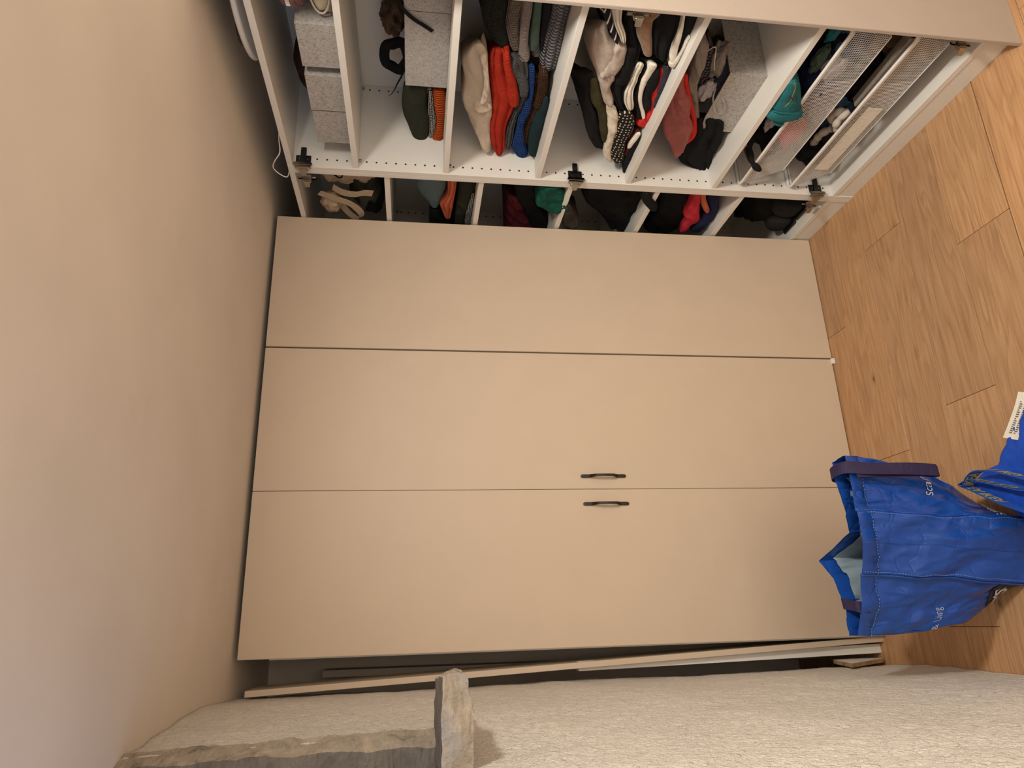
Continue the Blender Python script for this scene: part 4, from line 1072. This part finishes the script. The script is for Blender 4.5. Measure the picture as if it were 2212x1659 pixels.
tag(MB().tube(crom([(1.52, 1.86, .455), (1.50, 1.845, .47), (1.478, 1.838, .472), (1.455, 1.838, .466)], 14), .007, 8).build('brown_strap', M['brownpoly'], None, smooth=True), 'short brown cloth strip next to the black twisted strap', 'strap')

# teal bucket hat hanging over the rim
th = thing('bucket_hat', 'teal bucket hat with black print hanging over the upper basket rim', 'hat', (1.45, 1.54, .42))
sub_garment('crown', 'teal', 1.430, .09, [(1.4570, 0.5300, 1.4550, 0.5150), (1.4850, 0.5310, 1.4800, 0.4870), (1.5230, 0.5300, 1.5160, 0.4620), (1.5620, 0.5270, 1.5540, 0.4390), (1.5950, 0.5240, 1.5850, 0.4210)], .5, th)
sub_garment('brim', 'teal', 1.424, .06, [(1.5800, 0.5270, 1.5710, 0.4300), (1.5950, 0.5290, 1.5840, 0.4220), (1.6140, 0.5270, 1.6030, 0.4130), (1.6300, 0.4930, 1.6260, 0.4510)], .3, th)
sub_garment('brim_fold', 'teal', 1.440, .04, [(1.6360, 0.4930, 1.6310, 0.4450), (1.6500, 0.4810, 1.6460, 0.4430), (1.6630, 0.4730, 1.6610, 0.4550)], .8, th)
MB().tube(crom([(1.4240, 1.5730, 0.5240), (1.4240, 1.5790, 0.4890), (1.4240, 1.5730, 0.4610), (1.4240, 1.5660, 0.4350)], 16), .0012, 6).build('seam', M['teal_d'], th)
MB().tube(crom([(1.4220, 1.4530, 0.5230), (1.4220, 1.4730, 0.5100), (1.4220, 1.5020, 0.5030), (1.4220, 1.5250, 0.4980), (1.4230, 1.5470, 0.5020)], 20), .0016, 6).build('cord', M['yellowcord'], th, smooth=True)
text_on('N9', 1.0, lambda x, y: Vector((1.4190, 1.52100 + -0.00204 * x + -0.03515 * y, 0.50300 + -0.01972 * x + 0.01900 * y)), M['print_k'], th, 'lettering')
text_on('+FA', 1.0, lambda x, y: Vector((1.4190, 1.55200 + -0.00156 * x + -0.01924 * y, 0.47100 + -0.01508 * x + 0.01040 * y)), M['print_k'], th, 'lettering')


GD = 'clothes in the lower wire basket'
for i, (c, s, mt, lab) in enumerate([
    ((1.61, 1.37, .205), (.125, .09, .060), 'brownpoly', 'brown garment at the near end of the lower basket'),
    ((1.60, 1.50, .200), (.12, .08, .055), 'black', 'black garment beside the brown one in the lower basket'),
    ((1.585, 1.655, .225), (.050, .060, .038), 'denim', 'light blue denim garment in the lower basket'),
    ((1.535, 1.565, .222), (.035, .050, .034), 'black', 'black sock next to the denim in the lower basket'),
    ((1.56, 1.855, .212), (.085, .060, .056), 'black', 'round black garment at the far end of the lower basket'),
    ((1.58, 1.80, .200), (.060, .05, .040), 'greybrown', 'dark grey-brown cloth between socks and the round black garment'),
    ((1.63, 1.72, .198), (.11, .10, .050), 'bluew', 'muted blue cloth at the back of the lower basket'),
]): lump('crumpled_clothing', lab, 'clothing', c, s, mt, 80 + i, .3, GD)
GS = 'socks in the lower wire basket'
def loop(label, pts, r, mat, name='sock'):
    P = crom(pts, 26)
    tag(MB().tube(P, [r * (.75 + .4 * abs(math.sin(i * .42))) for i in range(26)], 10).build(name, M[mat], None, smooth=True), label, 'sock', GS)
loop('greyish white sock folded into a loop, standing highest in the lower basket', [(1.52, 1.71, .232), (1.515, 1.66, .272), (1.51, 1.635, .285), (1.515, 1.66, .262), (1.52, 1.69, .238), (1.51, 1.72, .225)], .010, 'socks')
loop('greyish white sock curled over the rim of the lower basket', [(1.50, 1.68, .250), (1.495, 1.65, .268), (1.487, 1.625, .270), (1.482, 1.615, .258), (1.487, 1.635, .246), (1.49, 1.66, .240)], .013, 'socks')
loop('greyish white sock bunched right against the lower basket rim', [(1.475, 1.60, .250), (1.47, 1.625, .265), (1.468, 1.655, .262), (1.47, 1.675, .245), (1.48, 1.69, .235)], .012, 'socks')
loop('flat greyish white sock pointing away from the lower basket rim', [(1.53, 1.83, .228), (1.52, 1.79, .240), (1.51, 1.75, .248), (1.49, 1.70, .245)], .012, 'socks')
tag(box('paper_sheet', (1.4505, 1.555, .172), (1.4512, 1.860, .222), M['tagw'], None, bevel=0), 'long white paper sheet standing inside the front of the lower basket', 'paper')
cb_ = thing('folded_carton', 'flat grey-beige cardboard piece lying in the near half of the lower basket', 'cardboard', (1.49, 1.42, .20))
MB().prism([(1.456, 1.300, .268), (1.456, 1.560, .262), (1.500, 1.575, .250), (1.500, 1.300, .256)], (0, 0, -.003)).build('flap', M['greyunder'], cb_)
MB().prism([(1.457, 1.300, .265), (1.457, 1.560, .259), (1.462, 1.560, .175), (1.462, 1.300, .175)], (.002, 0, 0)).build('side_flap', M['greyunder'], cb_)

# ------------------------------------------------------------------ far bay: canvas bag and boots
cbg = thing('canvas_bag', 'beige canvas bag with looped straps on the top shelf of the far bay', 'bag', (1.56, 2.16, 1.692))
sub_garment('bag_body', 'canvas', 1.50, .2, [(2.02, 1.93, 2.02, 1.70), (2.06, 1.93, 2.05, 1.69), (2.10, 1.92, 2.09, 1.70), (2.14, 1.91, 2.13, 1.72), (2.17, 1.90, 2.16, 1.75)], 1.5, cbg)
MB().ribbon(crom([(1.475, 2.146, 1.875), (1.468, 2.165, 1.845), (1.464, 2.17, 1.80), (1.462, 2.155, 1.77), (1.462, 2.155, 1.737)], 16), (0, .030, .008), .004).build('strap', M['canvas'], cbg)
MB().ribbon(crom([(1.468, 2.175, 1.925), (1.460, 2.190, 1.88), (1.455, 2.215, 1.82), (1.455, 2.27, 1.785), (1.457, 2.308, 1.79), (1.462, 2.315, 1.812), (1.475, 2.29, 1.84), (1.49, 2.24, 1.87)], 30), [(0, .022, .014)] * 10 + [(0, .022, .020)] * 10 + [(0, .014, .022)] * 10, .004).build('strap', M['canvas'], cbg)
lump_mesh(MB(), (1.48, 2.245, 1.890), (.025, .052, .036), .3, 13).build('pocket', M['canvas'], cbg, smooth=True)
MB().tube(crom([(1.474, 2.03, 1.85), (1.472, 2.06, 1.865), (1.474, 2.09, 1.845), (1.472, 2.06, 1.83), (1.474, 2.03, 1.82)], 16), .003, 6).build('drawstring', M['black'], cbg, smooth=True)
lump('crumpled_clothing', 'dark olive garment under the beige canvas bag in the far bay', 'clothing', (1.56, 2.20, 1.765), (.10, .10, .055), 'dgreen', 91, .25)
lump('crumpled_clothing', 'black clothes added to darken the back of the second compartment of the far bay', 'clothing', (1.66, 2.40, 1.45), (.10, .22, .07), 'black', 96, .2)  # added dark filler that deepens the shade at the back
lump('crumpled_clothing', 'black garment at the top of the far bay next to the beige door', 'clothing', (1.60, 2.28, 1.745), (.12, .11, .045), 'black', 92, .2)
def boot(label, x, y, seed, h=.13):
    t = thing('ankle_boot', label, 'boot', (x, y, .083))
    garment_st = [(y - .045, .083 + h * .75, y - .045, .10), (y - .02, .083 + h, y - .02, .088), (y + .02, .083 + h, y + .02, .088), (y + .045, .083 + h * .7, y + .045, .10)]
    sub_garment('shaft', 'boot', x, .09, garment_st, .3, t)
    box('sole', (x - .005, y - .045, .0825), (x + .22, y + .045, .094), M['black_bar'], t, bevel=.004)
boot('black ankle boot at the bottom of the far bay, nearer the plinth hinge', 1.48, 2.165, 1, .12)
boot('black ankle boot at the bottom of the far bay, next to the beige door', 1.475, 2.262, 2, .10)
lump('crumpled_clothing', 'black heap added to darken the back of the bottom of the far bay', 'clothing', (1.64, 2.22, .19), (.13, .19, .115), 'black', 95, .2)  # added black filler so the bottom of the bay stays dark


# ------------------------------------------------------------------ on top of the near bay, and the cable
ty = thing('oval_tray', 'white oval plastic tray lying tilted on top of the near wardrobe bay', 'tray', (1.52, 1.42, 2.001))
ov = [(1.465 + .055 * (1 - math.sin(math.radians(a))) , 1.438 + .167 * math.cos(math.radians(a)), 2.024 + .010 * math.sin(math.radians(a))) for a in range(0, 360, 10)]
MB().tube(ov, .0085, 8, closed=True).build('rim', M['plastic_w'], ty, smooth=True)
MB().prism([(p[0], p[1], p[2] - .004) for p in ov], (0, 0, -.003)).build('tray_base', M['plastic_w'], ty)
tag(MB().tube([(1.52 + .05 * math.cos(a * .314), 1.495 + .055 * math.sin(a * .314), 2.045) for a in range(20)], .0045, 8, closed=True).build('black_hoop', M['black_bar'], None, smooth=True), 'thin black hoop lying behind the white oval tray', 'hoop')
tag(MB().tube(crom([(1.55, 1.85, 2.004), (1.47, 1.88, 2.012), (1.428, 1.905, 2.010), (1.415, 1.935, 2.030), (1.412, 1.965, 2.040), (1.405, 1.985, 2.026), (1.41, 2.01, 2.005), (1.45, 2.03, 2.003), (1.55, 2.05, 2.003)], 40), .0018, 8).build('cable', M['plastic_w'], None, smooth=True), 'thin white cable looping over the wardrobe top corner', 'cable')

# ------------------------------------------------------------------ boards in the gap by the left wall
def board(name, label, xb, xt, w, y0, y1, h, mat, cat='board', twist=0):
    poly = [(xb, y0, .0), (xb + w, y0, .0), (xt + w, y0, h), (xt, y0, h)]
    return tag(MB().prism(poly, (0, y1 - y0, 0)).build(name, M[mat], None, bevel=.0008), label, cat, 'spare boards by the stone wall')


board('leaning_board', 'beige edged board leaning towards the rough white wall, longest of all', -.0975, -.1815, .0178, 2.30, 2.50, 2.058, 'door')
board('leaning_board', 'white board standing on the floor behind the foot of the long beige board', -.1335, -.1500, .029, 2.325, 2.36, 1.05, 'melamine')
board('leaning_board', 'darkest board standing far back in the gap by the wall', -.166, -.160, .024, 2.70, 2.82, 1.885, 'cover')
ch = thing('chipboard_offcut', 'small white-faced chipboard offcut standing by the rough white wall', 'offcut', (-.157, 2.413, 0))
off = [(-.150, 2.3440, 0.1685), (-.150, 2.4130, 0.0005), (-.150, 2.3070, 0.0105), (-.150, 2.1400, 0.2315)]
MB().prism(off, (-.012, 0, 0)).build('core', M['chip'], ch, bevel=.0006)
MB().prism([(p[0] + .0006, p[1], p[2]) for p in off], (-.0006, 0, 0)).build('white_facing', M['melamine'], ch, bevel=0)

# ------------------------------------------------------------------ blue bags
# rim corners (top) and base corners (floor), walking round the bag
RZ = .452
rim = [(.388, 1.650, RZ + .003), (.300, 1.650, RZ), (.243, 1.653, RZ), (.165, 1.655, RZ), (.091, 1.689, RZ - .004), (.010, 1.712, RZ - .004), (-.054, 1.738, RZ), (-.056, 1.768, RZ + .006), (.025, 1.765, RZ + .006), (.085, 1.780, RZ + .012), (.133, 1.800, RZ + .035), (.196, 1.715, RZ - .014), (.262, 1.690, RZ + .006), (.330, 1.690, RZ + .018), (.378, 1.690, RZ + .016)]
bas = [(.262, 1.740, .003), (.238, 1.680, .003), (.215, 1.615, .003), (.135, 1.640, .003), (.057, 1.672, .003), (.048, 1.720, .003), (.052, 1.780, .003), (.085, 1.850, .003), (.150, 1.925, .003), (.190, 1.915, .003), (.235, 1.900, .003), (.275, 1.885, .003), (.315, 1.870, .003), (.300, 1.830, .003), (.280, 1.790, .003)]
PW = [1.8, 1.6, 1, 1, 1, 3.0, 4.0, 3.6, 1.8, 1.4, 1.2, 1.2, 1.4, 1.6, 1.8]


def bag_pt(s, q):
    """s: position round the bag (0..15), q: 0 at the rim, 1 at the floor"""
    n = len(rim); k = int(math.floor(s)) % n; u = s - math.floor(s); k2 = (k + 1) % n
    a = Vector(rim[k]); b = Vector(rim[k2]); c = Vector(bas[k]); d = Vector(bas[k2])
    pw = PW[k] * (1 - u) + PW[k2] * u
    top = a.lerp(b, u); bot = c.lerp(d, u); w = q ** pw
    p = Vector((top.x + (bot.x - top.x) * w, top.y + (bot.y - top.y) * w, top.z + (bot.z - top.z) * q))
    bulge = math.sin(min(q, 1) * math.pi)
    f = min(u, 1 - u, .5)
    nz = noise.noise_vector(Vector((s * 1.7, q * 4.0, 3))) * .010 + noise.noise_vector(Vector((s * 4.5, q * 9, 8))) * .0035 + Vector((0, 1, 0)) * (.007 * abs(noise.noise(Vector((s * 2.2, q * 7 + s, 5)))) - .002)
    edge = min(1, q * 8 + .25) * min(1, (1 - q) * 12 + .05)
    if 2 <= s <= 4: p.y += .010 * (1 - abs(s - 3)) * min(1, q * 6) - .006
    return p + nz * edge


def bag_n(s, q):
    e = .02; a = bag_pt(s + e, q) - bag_pt(s - e, q); b = bag_pt(s, min(q + e, 1)) - bag_pt(s, max(q - e, 0))
    n = a.cross(b); n.normalize()
    c = Vector((.15, 1.76, .2)); 
    return n if n.dot(bag_pt(s, q) - c) > 0 else -n


bag = thing('shopping_bag', 'glossy blue shopping bag standing open with violet handles', 'bag', (.17, 1.75, 0))
NS, NQ = 360, 90
mb = MB(); V = []; F = []
for j in range(NQ + 1):
    for i in range(NS): V.append(bag_pt(i / NS * 15, j / NQ))
for j in range(NQ):
    for i in range(NS): F.append((j * NS + i, j * NS + (i + 1) % NS, (j + 1) * NS + (i + 1) % NS, (j + 1) * NS + i))
F.append(tuple(NQ * NS + i for i in range(NS)))
mb.add(V, F)
o = mb.build('bag_shell', M['tarp'], bag, smooth=True)
# lining just inside the shell
mb = MB(); V = []; F = []
cen = Vector((.165, 1.73, 0))
NL = 160
for j in range(60):
    for i in range(NL + 1):
        s = 6.2 + i / NL * 8.4; p = bag_pt(s, (7 + j) / 90)
        d = Vector((cen.x - p.x, cen.y - p.y, 0)); L_ = d.length; d.normalize()
        V.append(p + d * min(.009, L_ * .4))
for j in range(59):
    for i in range(NL): F.append((j * (NL + 1) + i, (j + 1) * (NL + 1) + i, (j + 1) * (NL + 1) + i + 1, j * (NL + 1) + i + 1))
mb.add(V, F)
mb.build('lining', M['tarp_in'], bag, smooth=True)


def surf(s, q, off): return bag_pt(s, q) + bag_n(s, q) * off


# hem round the mouth, raised seams down the gusset, stitches
mb = MB(); V = []; F = []
for i in range(NS):
    s = i / NS * 15
    V += [surf(s, .0, .0015) + Vector((0, 0, .001)), surf(s, .09, .0018), surf(s, .092, .0002)]
for i in range(NS):
    j = (i + 1) % NS
    F += [(i * 3, j * 3, j * 3 + 1, i * 3 + 1), (i * 3 + 1, j * 3 + 1, j * 3 + 2, i * 3 + 2)]
mb.add(V, F); mb.build('hem', M['tarp'], bag, smooth=True)
for s in (2.0, 4.0):
    P = [surf(s + (.02 if s > 3 else -.02), q / 40, .003) for q in range(41)]
    MB().tube(P, .0030, 6).build('seam', M['tarp'], bag, smooth=True)
mb = MB()
for k in range(84):
    s = 7.2 - k * .0915
    if s < -.5: break
    a = surf(s % 15, .085, .0028); b = surf((s - .045) % 15, .085, .0028)
    mb.tube([a, b], .0005, 4)
for s in (1.96, 3.94):
    for k in range(70): mb.tube([surf(s + (.08 if s < 3 else .0), k / 72 + .01, .0042 if s > 3 else .0022), surf(s + (.08 if s < 3 else .0), k / 72 + .017, .0042 if s > 3 else .0022)], .0005, 4)
tag(mb.build('stitching', M['stitch'], bag), kind='stuff')
MB().tube([surf(3.0, .02 + q / 42, .0002) for q in range(41)], .0011, 5).build('centre_crease', M['tarp'], bag, smooth=True)


# print on the two broad sides: x runs round the bag, y up
text_on('Scandinavian', .034, lambda x, y: surf(.92 - x / .083, .53 - y / .449, .0032), M['print_w'], bag, 'lettering')
text_on('Sleeping', .034, lambda x, y: surf(1.62 - x / .083, .93 - y / .449, .0032), M['print_w'], bag, 'lettering')
text_on('& Living', .031, lambda x, y: surf(6.0 - x / .111, .505 - y / .449, .0032), M['print_dim'], bag, 'lettering')
bd = MB(); V = []; F = []
for i in range(25):
    for j in range(9): V.append(surf(5.9 - i * .0745, .855 + j * .0165, .0020))
for i in range(24):
    for j in range(8): F.append((i * 9 + j, i * 9 + j + 1, i * 9 + j + 10, i * 9 + j + 9))
bd.add(V, F).build('badge', M['badge'], bag, smooth=True)
text_on('JYSK', .044, lambda x, y: surf(5.78 - x / .062, .960 - y / .449, .0042), M['print_w'], bag, 'lettering', bold=.0014)

# handles
P = crom([(.340, 1.715, RZ - .03), (.345, 1.700, RZ + .018), (.352, 1.672, RZ + .026), (.356, 1.640, RZ + .012), (.350, 1.625, RZ - .03), (.347, 1.615, RZ - .08), (.345, 1.605, RZ - .13), (.342, 1.600, RZ - .18), (.339, 1.598, RZ - .212)], 34)
hd = MB().ribbon(P, [(.031, .004 * math.sin(i * .4), -.002) for i in range(34)], .0022).build('handle', M['strap_d'], bag, bevel=.0005)
P = crom([(.339, 1.598, RZ - .212), (.338, 1.606, RZ - .220), (.338, 1.616, RZ - .21), (.342, 1.622, RZ - .15), (.342, 1.628, RZ - .06), (.342, 1.634, RZ - .01)], 20)
MB().ribbon(P, (.028, .004, -.002), .0022).build('handle', M['strap_d'], bag, bevel=.0005)
P = crom([(.022, 1.772, RZ - .02), (.022, 1.768, RZ + .010), (.018, 1.745, RZ + .004), (.012, 1.722, RZ - .004), (.010, 1.715, RZ - .03)], 14)
MB().ribbon(P, (.028, .004, 0), .0022).build('handle', M['strap_d'], bag, bevel=.0005)

# second bag: woven cobalt blue, collapsed, with printed straps and a care tag
b2g = thing('folded_bag', 'woven cobalt blue bag lying flattened on the floor with yellow-printed straps', 'bag', (.42, 1.50, 0))
outl = [(0.3490, 1.5750), (0.4020, 1.5300), (0.4570, 1.4770), (0.4690, 1.4210), (0.4110, 1.3510), (0.2900, 1.3430), (0.1540, 1.4000), (0.1640, 1.4820), (0.1950, 1.5360), (0.2560, 1.6050), (0.2970, 1.6630), (0.3160, 1.6850), (0.3400, 1.6320)]
def heap(nm, outl, h, mat, amp, seed, parent, z0=.002):
    n = 90; O = []
    for (a, b_) in zip(outl, outl[1:] + outl[:1]): O += [(a[0] + (b_[0] - a[0]) * k / 7, a[1] + (b_[1] - a[1]) * k / 7) for k in range(7)]
    n = len(O)
    cx = sum(p[0] for p in O) / n; cy = sum(p[1] for p in O) / n
    V = []; F = []; prof = [(1.0, 0), (1.012, .35), (1.0, .75), (.97, .97), (.85, 1.02), (.6, 1.0), (.35, 1.04), (.12, 1.0)]
    for sc_, hh in prof:
        for (x, y) in O:
            X_, Y_ = cx + (x - cx) * sc_, cy + (y - cy) * sc_
            d = noise.noise(Vector((X_ * 16, Y_ * 16, seed))) * amp + noise.noise(Vector((X_ * 45, Y_ * 45, seed))) * amp * .4
            V.append((X_, Y_, z0 + max(0, h * hh + d * min(1, hh * 1.2))))
    for k in range(len(prof) - 1):
        for i in range(n): F.append((k * n + i, k * n + (i + 1) % n, (k + 1) * n + (i + 1) % n, (k + 1) * n + i))
    F.append(tuple((len(prof) - 1) * n + i for i in range(n))); F.append(tuple(range(n))[::-1])
    return MB().add(V, F).build(nm, mat, parent, smooth=True)
heap('bag_body', outl, .085, M['tarp2'], .012, 4.0, b2g)
tg = MB(); V = []; F = []
TL = [(0.5070, 1.4560, 0.0850), (0.4750, 1.4780, 0.0850), (0.4390, 1.5090, 0.0850), (0.4100, 1.5360, 0.0850)]
TR = [(0.4750, 1.3820, 0.0850), (0.4430, 1.4010, 0.0850), (0.4060, 1.4330, 0.0850), (0.3790, 1.4630, 0.0850)]
for a, c in zip(crom(TL, 14), crom(TR, 14)): V += [a, c]
for i in range(13): F.append((2 * i, 2 * i + 1, 2 * i + 3, 2 * i + 2))
tgo = tg.add(V, F).build('care_tag', M['tagw'], b2g)
md = tgo.modifiers.new('solid', 'SOLIDIFY'); md.thickness = .001
il = MB(); TLc, TRc = crom(TL, 101), crom(TR, 101)
for r_ in range(5):
    for k in range(16):
        q_ = 22 + k * 4; a = Vector(TLc[q_]); c = Vector(TRc[q_]); a2 = Vector(TLc[q_ + 2]); c2 = Vector(TRc[q_ + 2])
        u0 = .16 + r_ * .17; u1 = u0 + (.10 if (k * 7 + r_ * 3) % 4 else .05); up_ = Vector((0, 0, .0012))
        il.add([a.lerp(c, u0) + up_, a.lerp(c, u1) + up_, a2.lerp(c2, u1) + up_, a2.lerp(c2, u0) + up_], [(0, 1, 2, 3)])
tag(il.build('small_print', M['ink'], b2g), kind='stuff')


def band(pts, w, up, letters, size, start, parent):
    P = crom(pts, 60); PV = [Vector(p) for p in P]
    U = [Vector(up).normalized() for _ in PV]
    MB().ribbon(P, [tuple(u * w) for u in U], .002).build('strap', M['strap_b'], parent, bevel=0)
    cum = [0]
    for i in range(1, 60): cum.append(cum[-1] + (PV[i] - PV[i - 1]).length)
    def mp(x, y):
        d = start + x; k = 0
        while k < 58 and cum[k + 1] < d: k += 1
        t = (d - cum[k]) / max(cum[k + 1] - cum[k], 1e-5); p = PV[k].lerp(PV[k + 1], t)
        tg_ = (PV[k + 1] - PV[k]).normalized(); n_ = tg_.cross(U[k]).normalized()
        if n_.dot(Vector((0, 0, 1.5746)) - p) < 0: n_ = -n_
        return p + U[k] * (y - size * .36) + n_ * .0022
    text_on(letters, size, mp, M['print_y'], parent, 'lettering', bold=.0008)
    return


band([(0.3090, 1.6750, 0.1000), (0.3290, 1.6270, 0.1180), (0.3360, 1.5920, 0.1220), (0.3260, 1.5460, 0.1220), (0.3100, 1.5080, 0.1220), (0.2960, 1.4750, 0.1240), (0.2770, 1.4350, 0.1240), (0.2510, 1.3850, 0.1200)], .026, (.10, .62, .78), 'IKEA IKEA IKEA', .031, .010, b2g)
band([(0.3170, 1.6880, 0.0980), (0.3210, 1.6390, 0.1100), (0.3090, 1.6010, 0.1120), (0.2960, 1.5670, 0.1120), (0.2810, 1.5280, 0.1120), (0.2670, 1.4910, 0.1120), (0.2540, 1.4440, 0.1100), (0.2360, 1.3890, 0.1100)], .026, (.10, .62, .78), 'EA IKEA IKEA', .031, .016, b2g)
band([(0.3140, 1.6870, 0.0960), (0.2970, 1.6510, 0.1000), (0.2720, 1.6090, 0.1020), (0.2460, 1.5650, 0.1020), (0.2250, 1.5220, 0.1020), (0.2010, 1.4720, 0.1000), (0.1770, 1.4180, 0.1000)], .026, (.10, .62, .78), 'EA IKEA', .031, .026, b2g)
